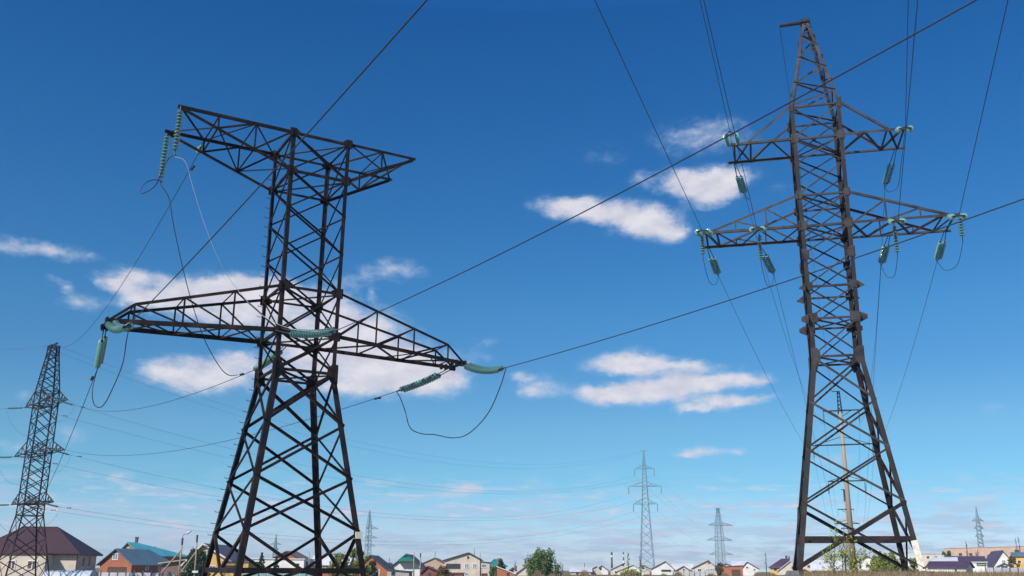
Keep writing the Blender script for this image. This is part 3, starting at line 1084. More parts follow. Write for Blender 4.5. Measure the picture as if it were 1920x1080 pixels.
def span_pts(p0, p1, via=None, sag=None, n=40):
    """hanging span between two points; its sag is set so that it passes the picture point via"""
    p0, p1 = Vector(p0), Vector(p1)
    if via is not None:
        h = p1 - p0
        q = in_plane(p0, math.atan2(h.x, h.y), *via)
        t = (q - p0).dot(Vector((h.x, h.y, 0))) / (h.x ** 2 + h.y ** 2)
        t = min(.95, max(.05, t))
        sag = max(0.0, (p0.lerp(p1, t).z - q.z) / (4 * t * (1 - t)))
    return [p0.lerp(p1, i / n) + Vector((0, 0, -4 * sag * (i / n) * (1 - i / n))) for i in range(n + 1)]


def ray_wire(p0, az, marks, ext=1.35, n=40):
    """conductor that leaves p0 in the vertical plane along az and passes the picture points"""
    p0 = Vector(p0)
    h = Vector((math.sin(az), math.cos(az), 0))
    q = [in_plane(p0, az, *m) for m in marks]
    s = [0] + [(a - p0).dot(h) for a in q]
    z = [p0.z] + [a.z for a in q]
    c = np.polyfit(s, z, 2) if len(s) > 2 else np.polyfit(s, z, 1)
    c[-1] += p0.z - np.polyval(c, 0)
    e = s[-1] * ext
    sl_ = np.polyval(np.polyder(c), s[-1])

    def zz(u):
        return float(np.polyval(c, u)) if u <= s[-1] else float(np.polyval(c, s[-1]) + max(sl_, 0.02) * (u - s[-1]))
    return [Vector((p0.x, p0.y, 0)) + h * (e * i / n) + Vector((0, 0, zz(e * i / n))) for i in range(n + 1)]


def reach(p0, L, x, y, near):
    """point at distance L from p0 that is seen at (x, y), on the nearer or the farther side"""
    d = ray(x, y).normalized()
    w_ = CAM - Vector(p0)
    b_ = d.dot(w_)
    disc = b_ * b_ - w_.length_squared + L * L
    r_ = math.sqrt(max(0, disc))
    return CAM + d * (-b_ - r_ if near else -b_ + r_)


# ---- left tower strings
NEAR, FARAZ = R(145.8), R(-29.5)
tipN, tipF = LTW['TL'][0][-1, 3], LTW['TL'][0][1, 3]
d1 = tipN + Vector((0, 0, -.25))
s1 = Vector((tipN.x - .03, tipN.y - .02, at(340, 294, tipN.y).z))
s2 = Vector((tipF.x - .05, tipF.y - .02, at(309, 345, tipF.y).z))
string('vertical glass insulator string hanging from the upper near tip of the left tower', tipN, s1, 15, link=.18, scale=1.08)
string('vertical glass insulator string hanging from the lower-looking far tip of the left tower top arm', tipF, s2, 15, link=.18, scale=1.08)
cor, ZL = LTW['cor'], LTW['Z']
aL = LTW['BL'][1][-1, 4]
aLf = LTW['BL'][1][1, 4]
aR = LTW['BR'][1][-1, 4]
aRf = LTW['BR'][1][1, 4]
aC = cor('A', ZL['L2'])
aCf = (cor('C', ZL['L2']) * .55 + cor('D', ZL['L2']) * .45)
eL = string('bunched glass insulator pair pointing at the viewer under the left end of the lower arm', aL, reach(aL, 3.0, 243, 607, True), 16, .26, .26, .3, scale=1.04)
eC = string('sagging glass insulator pair across the middle of the left tower', aC, reach(aC, 3.4, 637, 617, True), 16, .20, .26, .85, scale=1.04)
eR = string('sagging glass insulator pair reaching right from the right end of the lower arm', aR, reach(aR, 3.0, 949, 689, True), 17, .22, .24, .3, scale=1.04)
eLf = string('long glass insulator string dropping away from the left end of the lower arm', aLf, reach(aLf, 3.4, 184, 688, False), 16, .10, .22, .75, scale=1.04)
eCf = string('glass insulator string half hidden behind the left legs of the squat tower', aCf, reach(aCf, 3.2, 474, 695, False), 15, .1, .22, .6, scale=1.04)
eRf = string('slanting glass insulator string dropping left from the right end of the lower arm', aRf, reach(aRf, 3.5, 743, 734, False), 16, .1, .24, .8, scale=1.04)
aE = LTW['TL'][1][1, 2] + Vector((0, 0, .5))
eE = string('single small glass insulator under the long top arm', aE, reach(aE, 1.2, 371, 290, False), 3, 0, .16, .45)

RW = .017
wire('thick dark conductor rising from the left tower tip across the upper middle sky', ray_wire(eL, NEAR, [(275, 574), (577, 250), (800, 0)]), RW)
wire('long dark conductor crossing the whole sky from left tower centre to top right corner', ray_wire(eC, NEAR, [(720, 583), (1280, 300), (1560, 152), (1835, 0)]), RW)
wire('dark conductor from right end of lower arm passing in front of the right tower', ray_wire(eR, NEAR, [(1280, 590), (1560, 500), (1920, 372)]), RW)
FT = FLT['tips']  # bottom to top: (left, right) x 3; each (near, far)
wire('conductor falling steeply from left tower tip towards the far left tower', span_pts(eLf, FLT['cor']('B', zc(952)), via=(140, 800)), .016, damp=in_plane(eLf, FARAZ, 173, 706))
wire('conductor leaving the left tower legs towards the top arm of the far left tower', span_pts(eCf, FT[5][1], via=(330, 749)), .016, damp=in_plane(eCf, FARAZ, 454, 699))
wire('conductor from slanting insulator passing behind left tower legs to far left tower', span_pts(eRf, FT[3][1], via=(400, 832)), .016, damp=in_plane(eRf, FARAZ, 708, 744))
wire('thin earth wire from the long top arm to the tip of the far left tower', span_pts(eE, FLT['pt'](.6, 0, zc(648)), via=(250, 500)), .016, name='earth_wire', damp=in_plane(eE, FARAZ, 362, 312))
# jumpers
YN, YF = tipN.y, tipF.y
jr = [eR] + [at(x, y, d) for x, y, d in ((938, 725, 41.5), (915, 775, 42.6), (880, 812, 43.5), (850, 821, 44.2), (815, 815, 44.7), (790, 813, 45.2), (769, 802, 45.7), (760, 772, 46.1), (750, 745, 46.3))] + [eRf]
wire('drooping dark jumper loop below the right end of the lower arm', catmull(jr), .022, name='jumper_cable', group='jumper cables', cat='cable')
jl = [eL + Vector((.0, 0, -.1))] + [at(x, y, d) for x, y, d in ((237, 640, 36.5), (229, 685, 37), (208, 735, 37.6), (196, 757, 38), (186, 764, 38.6), (176, 757, 39.3), (173, 735, 39.8), (178, 708, 40))] + [eLf]
wire('dark jumper loop hanging below the left end of the lower arm', catmull(jl), .02, name='jumper_cable', group='jumper cables', cat='cable')
jc = [s1] + [at(x, y, d) for x, y, d in ((347, 303, YN), (360, 345, YN + .1), (380, 410, YN + .3), (405, 475, YN + .5), (430, 522, YN + .8), (475, 577, 36.6), (515, 605, 36.4), (555, 618, 36.3), (600, 621, 36.0))] + [eC]
wire('bright pale jumper cable from near hanging insulator to tower middle', catmull(jc), .0095, 'wire_new', name='jumper_cable', group='jumper cables', cat='cable')
jt = [s1] + [at(x, y, d) for x, y, d in ((329, 290, YN + .2), (316, 298, YN + .6), (304, 320, YN + .9), (296, 340, YN + 1.2), (286, 353, YN + 1.5), (267, 363, YN + 1.9), (264, 355, YN + 2), (274, 342, YN + 2.1), (290, 337, YN + 2.3), (303, 340, YN + 2.4))] + [s2]
wire('small curled cable loop between the two hanging insulator strings', catmull(jt), .02, name='jumper_cable', group='jumper cables', cat='cable')
jf = [s2] + [at(x, y, YF + k) for x, y, k in ((317, 372, .1), (325, 420, .3), (345, 512, .8), (365, 585, 1.2), (385, 640, 1.8), (410, 685, 2.2), (428, 703, 2.6))] + [in_plane(eCf, FARAZ, 446, 703)]
wire('long dark jumper cable hanging from far insulator down behind left arm', catmull(jf), .02, name='jumper_cable', group='jumper cables', cat='cable')

# ---- right tower strings
RAZ, RNEAR = R(19.1), R(199.1)
q = RTW['q']
UR_ = RTW['U']
YOKE = {('UL', .93): (1384, 246), ('UR', .90): (1688, 238), ('ML', .97): (1318, 431), ('ML', .42): (1441, 427), ('MR', .42): (1657, 413), ('MR', .97): (1787, 403)}
specs = [  # arm, fraction, near wire marks, far string end, pole arm end index, via, words
    ('UL', .93, [(1347, 124), (1312.5, 0)], (1397, 366), 0, (1428, 480), 'upper left arm'),
    ('UR', .90, [(1697, 115), (1703, 0)], (1659, 351), 1, (1650, 520), 'upper right arm'),
    ('ML', .97, [(1258, 305), (1115, 0)], (1347, 517), 2, (1430, 690), 'lower left arm end'),
    ('ML', .42, [(1389, 240), (1319.5, 0)], (1451, 515), 4, (1494, 690), 'lower left arm middle'),
    ('MR', .42, [(1692, 235), (1720.7, 0)], (1652, 497), 5, (1640, 650), 'lower right arm middle'),
    ('MR', .97, [(1825, 230), (1890, 0)], (1757, 490), 3, (1700, 690), 'lower right arm end'),
]
pole_ins = []
for i, e in enumerate(CP['ends']):
    words = ['left upper', 'right upper', 'left middle', 'right middle', 'left lower', 'right lower'][i]
    pole_ins.append(string('slim glass insulator string hanging from the %s arm of the concrete pole' % words, e, e + Vector((0, 0, -2.0)), 11, link=.3, scale=1.1))
for key, f, nm, fe, pi_, via, words in specs:
    pn, pf = q[key](f, -1), q[key](f, 1)
    h_ = Vector((math.sin(RNEAR), math.cos(RNEAR), 0))
    yk = pn + h_ * 2.1
    yk.z = at(YOKE[key, f][0], YOKE[key, f][1], yk.y).z
    en = string('pair of round green glass insulator stacks seen end-on at the %s' % words, pn + Vector((0, 0, -.05)), yk, 11, .12, .68, .2, 'end-on insulator pairs of the right tower', 1.35, UR_)
    wire('dark conductor climbing overhead from the %s of the right tower' % words, ray_wire(en, RNEAR, nm[-1:]), .019)
    ef = reach(pf, 3.0 if key[0] == 'U' else 2.7, *fe, False)
    string('short glinting green glass insulator pair hanging away under the %s' % words, pf, ef, 12, .03, .27, 1.15 if key[0] == 'U' else .9, 'far side insulators of the right tower', 1.2, UR_, .1)
    wire('thin conductor descending from the %s towards the concrete pole' % words, span_pts(ef, pole_ins[pi_], via=via), .015)
    if key[0] == 'M':
        s = -1 if key == 'ML' else 1
        top = q[key](f + (.045 if f > .9 else .0), -1 if f > .9 else -.55)
        px0 = {('ML', .97): (1317, 486), ('ML', .42): (1442, 495), ('MR', .42): (1664, 480), ('MR', .97): (1800, 453)}[key, f]
        bt = at(px0[0], px0[1], top.y)
        bt = Vector((top.x, top.y, bt.z))
        string('upright string of glinting glass discs below the %s' % words, top, bt, 11, link=.2, scale=1.3, group='upright jumper insulators of the right tower')
        l = bt + Vector((0, 0, -1.3)) + (ef - bt) * .45
        ln = [bt, bt.lerp(l, .5) + Vector((0, 0, -.35)), l + Vector((0, 0, .1)), ef.lerp(l, .4) + Vector((0, 0, -.35)), ef]
        wire('thin jumper loop beneath the %s of the right tower' % words, catmull(ln), .018, name='jumper_cable', group='jumper cables', cat='cable')
    else:
        top = en
        l = (en + ef) / 2 + Vector((0, 0, -1.4))
        wire('thin jumper running under the %s of the right tower' % words, catmull([en, en.lerp(l, .6) + Vector((0, 0, -.5)), l + Vector((0, 0, -.6)), ef + Vector((.25, 0, -.35)), ef]), .018, name='jumper_cable', group='jumper cables', cat='cable')
wire('thin earth wire from the bracket on the right tower peak down to the concrete pole', span_pts(RTW['brk'] + Vector((0, 0, -.2)), CP['brk'], via=(1490, 160)), .016, name='earth_wire')
wire('thin earth wire leaving the right tower peak bracket upward', ray_wire(RTW['brk'] + Vector((0, 0, -.1)), RNEAR, [(1465, 0)], ext=3), .016, name='earth_wire')
for i, e in enumerate(CP2['ends']):
    words = ['left upper', 'right upper', 'left middle', 'right middle', 'left lower', 'right lower'][i]
    e2 = e + Vector((0, 0, -1.9))
    s_ = obj('insulator_string', MB().tube([e, e2], .10, 6), M['glass'], loc=e)
    tag(s_, 'tiny insulator hanging from the %s arm of the distant pole' % words, 'insulator', 'insulators of the distant pole')
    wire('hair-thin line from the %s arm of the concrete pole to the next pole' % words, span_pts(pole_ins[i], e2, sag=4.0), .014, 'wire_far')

# ---- far left tower strings and its long spans to the thin pylon
BT = BIG['tips']
bigend = []
for i in range(6):
    t = (BT[i][0] + BT[i][1]) / 2
    e = t + Vector((0, 0, -2.2))
    s_ = obj('insulator_string', MB().tube([t, e], .12, 6), M['steel_far'], loc=t)
    tag(s_, 'thin insulator hanging from the %s arm of the tall thin pylon' % ('lower left', 'lower right', 'middle left', 'middle right', 'upper left', 'upper right')[i], 'insulator', 'insulators of the thin pylon')
    bigend.append(e)
dirR = Vector((100, 175, 0)).normalized()
vias = [(880, 1020), (880, 1014), (860, 976), (880, 971), (900, 925), (800, 911)]
lname = ['lowest', 'middle', 'top']
for lv in range(3):
    for sd2 in (0, 1):
        near, far_ = FT[lv * 2 + sd2]
        a = far_ if sd2 == 0 else near
        e = a + Vector((.66, .74, -.20)).normalized() * 3.0 if sd2 else a + Vector((.6, .8, -.15)).normalized() * 2.6
        string('dark slanting insulator string on the %s %s arm of far left tower' % (lname[lv], 'near right' if sd2 else 'rear'), a, e, 17, .05, 0, .3, 'strings of the far left tower', 1.0)
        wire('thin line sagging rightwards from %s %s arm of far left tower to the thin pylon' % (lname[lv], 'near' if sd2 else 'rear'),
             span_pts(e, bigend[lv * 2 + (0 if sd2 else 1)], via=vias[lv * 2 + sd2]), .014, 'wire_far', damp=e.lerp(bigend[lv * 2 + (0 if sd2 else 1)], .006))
        if sd2 == 0:
            b_ = near
            e2 = b_ + Vector((-1, .22, .0)).normalized() * 2.9
            string('level insulator string pointing left from the %s arm of the far left tower' % lname[lv], b_, e2, 16, .03, 0, .3, 'strings of the far left tower', 1.0)
            wire('thin line leaving the %s arm of far left tower out of the left edge' % lname[lv], span_pts(e2, e2 + Vector((-90, 22, 0)), sag=2.0), .018, 'wire_far')
            lp = [e2] + [e2.lerp(e, t_) + Vector((0, 0, -z_)) for t_, z_ in ((.12, 1.6), (.3, 2.9), (.5, 3.3), (.7, 2.9), (.88, 1.6))] + [e]
        else:
            b_ = FT[lv * 2 + 1][1]
            lp = [e] + [e.lerp(near + Vector((-.6, -.3, 0)), t_) + Vector((0, 0, -z_)) for t_, z_ in ((.15, 1.4), (.35, 2.3), (.6, 2.5), (.85, 1.5), (1, .4))]
        wire('hair-thin jumper loop on the %s %s arm of far left tower' % (lname[lv], 'near' if sd2 else 'rear'), catmull(lp), .014, 'wire_far', name='jumper_cable', group='jumper cables', cat='cable')
wire('earth wire from the near top corner of the far left tower to the thin pylon', span_pts(FLT['pt'](.9, -.3, zc(648)), BIG['pt'](-5 * mpp, 0, zb(845)), via=(560, 800)), .012, 'wire_far', name='earth_wire')
wire('second earth wire from the rear top corner of the far left tower', span_pts(FLT['pt'](-.5, .4, zc(656)), BIG['pt'](5 * mpp, 0, zb(845)), via=(560, 812)), .012, 'wire_far', name='earth_wire')
wire('earth wire from the top of the far left tower out of the left edge', span_pts(FLT['pt'](-.9, -.4, zc(648)), FLT['pt'](-.9, -.4, zc(648)) + Vector((-90, 20, 1.0)), sag=.5), .022, 'wire_far', name='earth_wire')
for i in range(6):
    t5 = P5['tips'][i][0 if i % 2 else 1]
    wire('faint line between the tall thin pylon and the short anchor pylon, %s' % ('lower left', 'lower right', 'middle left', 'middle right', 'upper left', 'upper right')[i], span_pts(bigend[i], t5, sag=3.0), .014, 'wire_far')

# ------------------------------------------------------------------ houses
def col(name, c, **k):
    M[name] = pmat(name, c, **k)


col('cream_render', (0.68, 0.58, 0.47), scale=.6, rough=.9)
col('white_render', (0.82, 0.80, 0.76), scale=.5, rough=.9)
col('grey_render', (0.42, 0.40, 0.37), scale=.5, rough=.9)
col('yellow_render', (0.74, 0.46, 0.14), scale=.5, rough=.9)
col('peach_brick', (0.62, 0.40, 0.27), scale=.6, rough=.9, brick=(.5, .4, .32))
col('red_brick', (0.47, 0.125, 0.045), scale=.7, rough=.9, col2=(0.34, 0.10, 0.045), brick=(.38, .2, .13))
col('dark_brick', (0.22, 0.07, 0.045), scale=.7, rough=.9, brick=(.25, .15, .11))
col('pale_brick', (0.62, 0.42, 0.31), scale=.5, rough=.9, col2=(.52, .35, .26))
col('burgundy_tiles', (0.058, 0.022, 0.026), scale=.8, rough=.5, seam=1.1)
col('purple_metal', (0.10, 0.05, 0.085), scale=.5, rough=.45, seam=1.4)
col('maroon_metal', (0.16, 0.035, 0.04), scale=.5, rough=.5, seam=1.4)
col('red_metal', (0.33, 0.05, 0.07), scale=.5, rough=.5, seam=1.4)
col('slate_metal', (0.13, 0.21, 0.24), scale=.4, rough=.45, seam=1.3)
col('cyan_metal', (0.10, 0.44, 0.50), scale=.4, rough=.45, seam=1.3)
col('green_metal', (0.02, 0.19, 0.13), scale=.4, rough=.45, seam=1.3)
col('teal_metal', (0.02, 0.28, 0.25), scale=.4, rough=.5, seam=1.3)
col('pale_sheet', (0.72, 0.72, 0.72), scale=.4, rough=.5, col2=(.6, .6, .62), seam=1.3)
col('brown_sheet', (0.20, 0.13, 0.10), scale=.5, rough=.6)
col('dark_sheet', (0.07, 0.065, 0.07), scale=.5, rough=.6)
col('white_frame', (0.78, 0.78, 0.76), scale=2, rough=.5)
col('brown_door', (0.12, 0.06, 0.04), scale=2, rough=.6)
col('red_door', (0.24, 0.03, 0.035), scale=2, rough=.6)
col('timber', (0.50, 0.38, 0.24), scale=3, rough=.8)
col('teal_panel', (0.22, 0.42, 0.44), scale=.5, rough=.6, seam=2.0)
col('white_panel', (0.62, 0.64, 0.66), scale=.5, rough=.5, seam=2.0)
col('lime_panel', (0.35, 0.55, 0.10), scale=.5, rough=.6)
col('pane_dark', (0.035, 0.045, 0.055), scale=1, rough=.12, spec=.8)
col('pane_blue', (0.20, 0.33, 0.38), scale=1, rough=.12, spec=.8)
col('pane_brown', (0.16, 0.08, 0.05), scale=1, rough=.15, spec=.8)
col('sheet_poly', (0.52, 0.58, 0.62), scale=.4, rough=.3, spec=.6, col2=(.48, .55, .6))
col('pipe_black', (0.03, 0.03, 0.035), scale=2, rough=.5)


def house(label, x0, x1, ye, yr, D, typ, L, wall, roof, windows=(), chim=(), apex=None, over=.35, cat='house', yaw=0.0, yb=None, hipf=(.35, .35), name='house', fascia=None, ye2=None, group='houses of the settlement', ridgef=1.0):
    X0, X1 = at(x0, 1069, D).x, at(x1, 1069, D).x
    xm = (x0 + x1) / 2
    cx = (X0 + X1) / 2
    kx = 1.0
    if x0 > 1000:  # these stand square to the view
        az_ = math.atan2(cx, D)
        yaw -= az_
        kx = 1 / math.cos(az_)
    g_ = gz(cx, D) - .1
    W_ = (X1 - X0) * kx
    ze = zof(ye, D, xm)
    zr = zof(yr, D if typ == 'gable' else D + L / 2, xm)
    ax = 0.0 if apex is None else (at(apex, 1069, D).x - cx) * kx
    ze2 = ze if ye2 is None else zof(ye2, D, xm)
    cy, sy = math.cos(yaw), math.sin(yaw)
    T = lambda x, y, z: Vector((cx + x * cy - y * sy, D + x * sy + y * cy, z))
    root = thing(name, label, cat, (cx, D, g_), group)
    w = MB()
    h = W_ / 2
    slab = .14
    rf = MB()
    if typ == 'gable':
        fr = [(-h, g_), (h, g_), (h, ze2), (ax, zr), (-h, ze)]
        vs = [T(x, 0, z) for x, z in fr] + [T(x, L, z) for x, z in fr]
        if ridgef < 1:
            vs[8] = T(ax, L * ridgef, zr)
        w.add(vs, [(0, 1, 2, 3, 4), (9, 7, 6, 5), (9, 8, 7), (1, 6, 7, 2), (0, 4, 9, 5), (2, 7, 8, 3), (4, 3, 8, 9)])
        for (xe, z_e) in ((-h, ze), (h, ze2)):
            sx = 1 if xe > 0 else -1
            k = (zr - z_e) / abs(xe - ax)
            xo, zo = xe + sx * over, z_e - k * over
            rf.poly([T(ax, -over, zr + .02), T(xo, -over, zo + .02), T(xo, L + over, zo + .02), T(ax, L * ridgef + (over if ridgef == 1 else 0), zr + .02)], (0, 0, slab))
        if ridgef < 1:
            k = (zr - ze) / abs(-h - ax)
            rf.poly([T(-h - over, L + over, ze - k * over + .02), T(h + over, L + over, ze2 - k * over + .02), T(ax, L * ridgef, zr + .02)], (0, 0, slab))
    elif typ == 'side':
        vs = [T(-h, 0, g_), T(h, 0, g_), T(h, L, g_), T(-h, L, g_), T(-h, 0, ze), T(h, 0, ze), T(h, L, ze), T(-h, L, ze), T(-h, L / 2, zr), T(h, L / 2, zr)]
        w.add(vs, [(0, 1, 5, 4), (2, 3, 7, 6), (1, 2, 6, 9, 5), (3, 0, 4, 8, 7), (4, 5, 9, 8), (6, 7, 8, 9)])
        k = (zr - ze) / (L / 2)
        for yo, yy in ((-over, 0), (L + over, L)):
            zo = ze - k * over
            rf.poly([T(-h - over, yo, zo + .02), T(h + over, yo, zo + .02), T(h + over, L / 2, zr + .02), T(-h - over, L / 2, zr + .02)], (0, 0, slab))
    elif typ == 'hip':
        vs = [T(-h, 0, g_), T(h, 0, g_), T(h, L, g_), T(-h, L, g_), T(-h, 0, ze), T(h, 0, ze), T(h, L, ze), T(-h, L, ze)]
        w.add(vs, [(0, 1, 5, 4), (1, 2, 6, 5), (2, 3, 7, 6), (3, 0, 4, 7), (4, 5, 6, 7)])
        o = over
        zo = ze - .15
        a, b_, c, d = T(-h - o, -o, zo), T(h + o, -o, zo), T(h + o, L + o, zo), T(-h - o, L + o, zo)
        e, f = T(-h + W_ * hipf[0], L / 2, zr), T(h - W_ * hipf[1], L / 2, zr)
        dz = Vector((0, 0, -.16))
        rf.add([a, b_, c, d, e, f, a + dz, b_ + dz, c + dz, d + dz], [(0, 1, 5, 4), (1, 2, 5), (2, 3, 4, 5), (3, 0, 4), (6, 7, 1, 0), (7, 8, 2, 1), (8, 9, 3, 2), (9, 6, 0, 3), (9, 8, 7, 6)])
        rd = MB()
        for p_, q_ in ((e, f), (a, e), (b_, f), (c, f), (d, e)):
            rd.tube([p_, q_], .09, 6)
    else:
        vs = [T(-h, 0, g_), T(h, 0, g_), T(h, L, g_), T(-h, L, g_), T(-h, 0, ze), T(h, 0, ze2), T(h, L, ze2), T(-h, L, ze)]
        w.add(vs, [(0, 1, 5, 4), (1, 2, 6, 5), (2, 3, 7, 6), (3, 0, 4, 7), (4, 5, 6, 7)])
        rf.poly([T(-h - over * .5, -over * .5, ze + .02), T(h + over * .5, -over * .5, ze2 + .02), T(h + over * .5, L + over * .5, ze2 + .02), T(-h - over * .5, L + over * .5, ze + .02)], (0, 0, .16))
    obj('wall', w, M[wall], root)
    ro = obj('roof', rf, M[roof], root)
    if typ == 'hip':
        obj('ridge_cap', rd, M[roof], ro)
    if fascia and typ == 'gable':
        fb = MB()
        for (xe, z_e) in ((-h, ze), (h, ze2)):
            sx = 1 if xe > 0 else -1
            k = (zr - z_e) / abs(xe - ax)
            xo, zo = xe + sx * over, z_e - k * over
            fb.poly([T(ax, -over - .05, zr + .18), T(xo, -over - .05, zo + .18), T(xo, -over - .05, zo - .08), T(ax, -over - .05, zr - .08)], T(0, .04, 0) - T(0, 0, 0))
        obj('fascia', fb, M[fascia], ro)
    for win in windows:
        kind = win[0]
        if kind in ('f', 'd', 'o'):
            _, a, b_, c, d, pane, nm = win
            xa, xb = (at(a, 1069, D).x - cx) * kx, (at(b_, 1069, D).x - cx) * kx
            za, zb_ = zof(d, D, xm), zof(c, D, xm)
            Q = lambda s_, n_, z_: T(xa + (xb - xa) * s_, -n_, z_)
            span_ = xb - xa
        else:
            _, a, wd_, z0, z1, pane, nm = win
            za, zb_ = z0, z1
            sx = 1 if kind == 'r' else -1
            Q = lambda s_, n_, z_: T(sx * (h + n_), L * a + wd_ * s_, z_)
            span_ = wd_
        fw_ = max(.09, min(.16, span_ * .12))
        fm = MB()
        sv = fw_ / span_
        hv = fw_ / max(zb_ - za, .1)
        nrm = Q(0, 1, 0) - Q(0, 0, 0)
        zl = lambda t_: za + (zb_ - za) * t_
        for (s0, s1_, t0, t1) in ((0, sv, 0, 1), (1 - sv, 1, 0, 1), (sv, 1 - sv, 0, hv), (sv, 1 - sv, 1 - hv, 1)):
            fm.poly([Q(s0, .004, zl(t0)), Q(s1_, .004, zl(t0)), Q(s1_, .004, zl(t1)), Q(s0, .004, zl(t1))], nrm * .07)
        for i in range(1, nm):
            c_ = i / nm
            fm.poly([Q(c_ - sv * .4, .004, zl(hv)), Q(c_ + sv * .4, .004, zl(hv)), Q(c_ + sv * .4, .004, zl(1 - hv)), Q(c_ - sv * .4, .004, zl(1 - hv))], nrm * .06)
        door = kind == 'd'
        fo = obj('door' if door else 'window', fm, M['white_frame'] if kind != 'o' and not door else M['dark_sheet'], root)
        pm = MB().poly([Q(sv * .9, .006, zl(hv * .9)), Q(1 - sv * .9, .006, zl(hv * .9)), Q(1 - sv * .9, .006, zl(1 - hv * .9)), Q(sv * .9, .006, zl(1 - hv * .9))], nrm * .02)
        obj('door_leaf' if door else 'pane', pm, M[pane], fo)
    for (cxp, ytop, ybot, wpx, mat, dd) in chim:
        pc = at(cxp, 1069, D + dd)
        zt_, zb_ = zof(ytop, D + dd, cxp), zof(ybot, D + dd, cxp)
        wm = wpx * D / F
        cm = MB().box((pc.x, pc.y, (zt_ + zb_) / 2 - .6), wm, wm, zt_ - zb_ + 1.2)
        cm.box((pc.x, pc.y, zt_ + .06), wm * 1.25, wm * 1.25, .12)
        obj('chimney', cm, M[mat], ro)
    return root


# big burgundy hip roof house on the left edge
h1 = house('large house with burgundy hip roof and cream walls behind the far left tower', -55, 141, 1037, 988, 160, 'hip', 7.6, 'cream_render', 'burgundy_tiles',
           [('f', 13, 28, 1050, 1068, 'pane_brown', 2), ('f', 49, 69, 1050, 1068, 'pane_brown', 2), ('f', -30, -12, 1050, 1068, 'pane_brown', 2),
            ('r', .25, 1.3, 1.0, 2.9, 'pane_dark', 1), ('r', .55, 1.3, 1.0, 2.9, 'pane_dark', 1)], hipf=(.34, .33), over=.75)
# its projecting left bay with a string course
house('flat fronted cream bay joined to the burgundy roofed house', -55, 83, 1039.5, 1038, 157.2, 'flat', 2.75, 'cream_render', 'burgundy_tiles',
      [('f', 13, 28, 1050, 1068, 'pane_brown', 2), ('f', 49, 69, 1050, 1068, 'pane_brown', 2)], over=.5, cat='house bay', name='house_bay')
_p = Vector((at(141.5, 1069, 160).x + .06, 159.9, 0))
obj('downpipe', MB().tube(catmull([_p + Vector((.5, -.5, zof(1038, 160, 141) + .05)), _p + Vector((.05, -.05, zof(1041, 160, 141))), _p + Vector((0, 0, 2.0)), _p + Vector((0, 0, -1.0))], 5), .07, 6), M['dark_sheet'], h1)
obj('gutter', MB().bar(at(-60, 1038, 159.2), at(146, 1038, 159.2), .14, .12), M['burgundy_tiles'], h1)


def greenhouse():
    D = 128.0
    c0, c1 = at(78, 1069, D), at(168, 1069, D)
    zt = zof(1069.5, D, 120)
    g_ = gz(c0.x, D)
    r = zt - g_
    root = thing('greenhouse', 'long arched translucent greenhouse in front of the burgundy roofed house', 'greenhouse', (c0.x, D, g_))
    mb = MB()
    n = 12
    prof = [(math.cos(math.pi * i / n), math.sin(math.pi * i / n)) for i in range(n + 1)]
    vs = [Vector((x, D + r * .9 - c * r * .9, g_ + s * r)) for x in (c0.x, c1.x) for c, s in prof]
    fs = [(i, i + 1, i + n + 2, i + n + 1) for i in range(n)] + [tuple(range(n + 1)), tuple(range(2 * n + 1, n, -1))]
    mb.add(vs, fs)
    obj('cover', mb, M['sheet_poly'], root, smooth=False)
    for k in range(6):
        x = c0.x + (c1.x - c0.x) * k / 5
        obj('hoop', MB().tube([(x, D + r * .9 - c * r * .915, g_ + s * r * 1.012) for c, s in prof], .03, 5), M['zinc'], root)


greenhouse()
house('orange brick house with slate blue roof and white attic window', 182, 250, 1056.5, 1030, 172, 'gable', 13, 'red_brick', 'slate_metal',
      [('f', 207, 219, 1037, 1050, 'pane_blue', 2), ('d', 200, 240, 1063, 1074, 'brown_door', 1), ('r', .3, 1.0, .6, 1.7, 'pane_blue', 1), ('r', .6, 1.0, .6, 1.7, 'pane_blue', 1)], apex=215, over=.5, yaw=R(-14), ridgef=.72)
house('brick house with bright cyan roof and two black flues behind the orange one', 212, 268, 1040, 1018, 190, 'gable', 14, 'red_brick', 'cyan_metal',
      [('f', 232, 237, 1026, 1031, 'pane_dark', 1)], [(250, 1008, 1026, 4.6, 'dark_sheet', 4), (284, 1026, 1044, 4.6, 'dark_sheet', 9)], apex=235, over=.5, yaw=R(-20), ridgef=.15)
house('yellow rendered house with dark gable roof and white trim', 346, 432, 1056, 1020.5, 150, 'gable', 13, 'yellow_render', 'purple_metal',
      [('f', 375, 386, 1032, 1048, 'pane_dark', 1), ('f', 392, 404, 1060, 1071, 'pane_dark', 2), ('f', 343, 350, 1058, 1072, 'pane_brown', 1)], apex=378, over=.55, fascia='white_frame', ye2=1052)
house('low yellow annex with dark arched opening beside the yellow house', 417, 465, 1055, 1054, 149.4, 'flat', 7, 'yellow_render', 'brown_sheet',
      [('o', 419, 444, 1060, 1071, 'brown_door', 2)], over=.3, cat='annex', name='house_annex')
house('open timber carport with pale sloping beams left of the yellow house', 303, 345, 1058, 1056, 150, 'flat', 6, 'brown_sheet', 'timber', [], over=1.0, cat='carport', name='carport', ye2=1050)
house('white flat roofed garage behind the small spruces', 464, 569, 1049, 1048, 178, 'flat', 9, 'white_render', 'pale_sheet', [('o', 555, 560, 1056, 1068, 'pane_dark', 1), ('r', .1, 4.0, -.6, 2.4, 'brown_door', 1)], cat='garage', name='garage')
house('orange brick attic gable rising behind the white garage', 505, 566, 1050, 1034, 200, 'gable', 10, 'red_brick', 'brown_sheet', [('o', 533, 537, 1040, 1045, 'pane_dark', 1)], apex=535, over=.4)
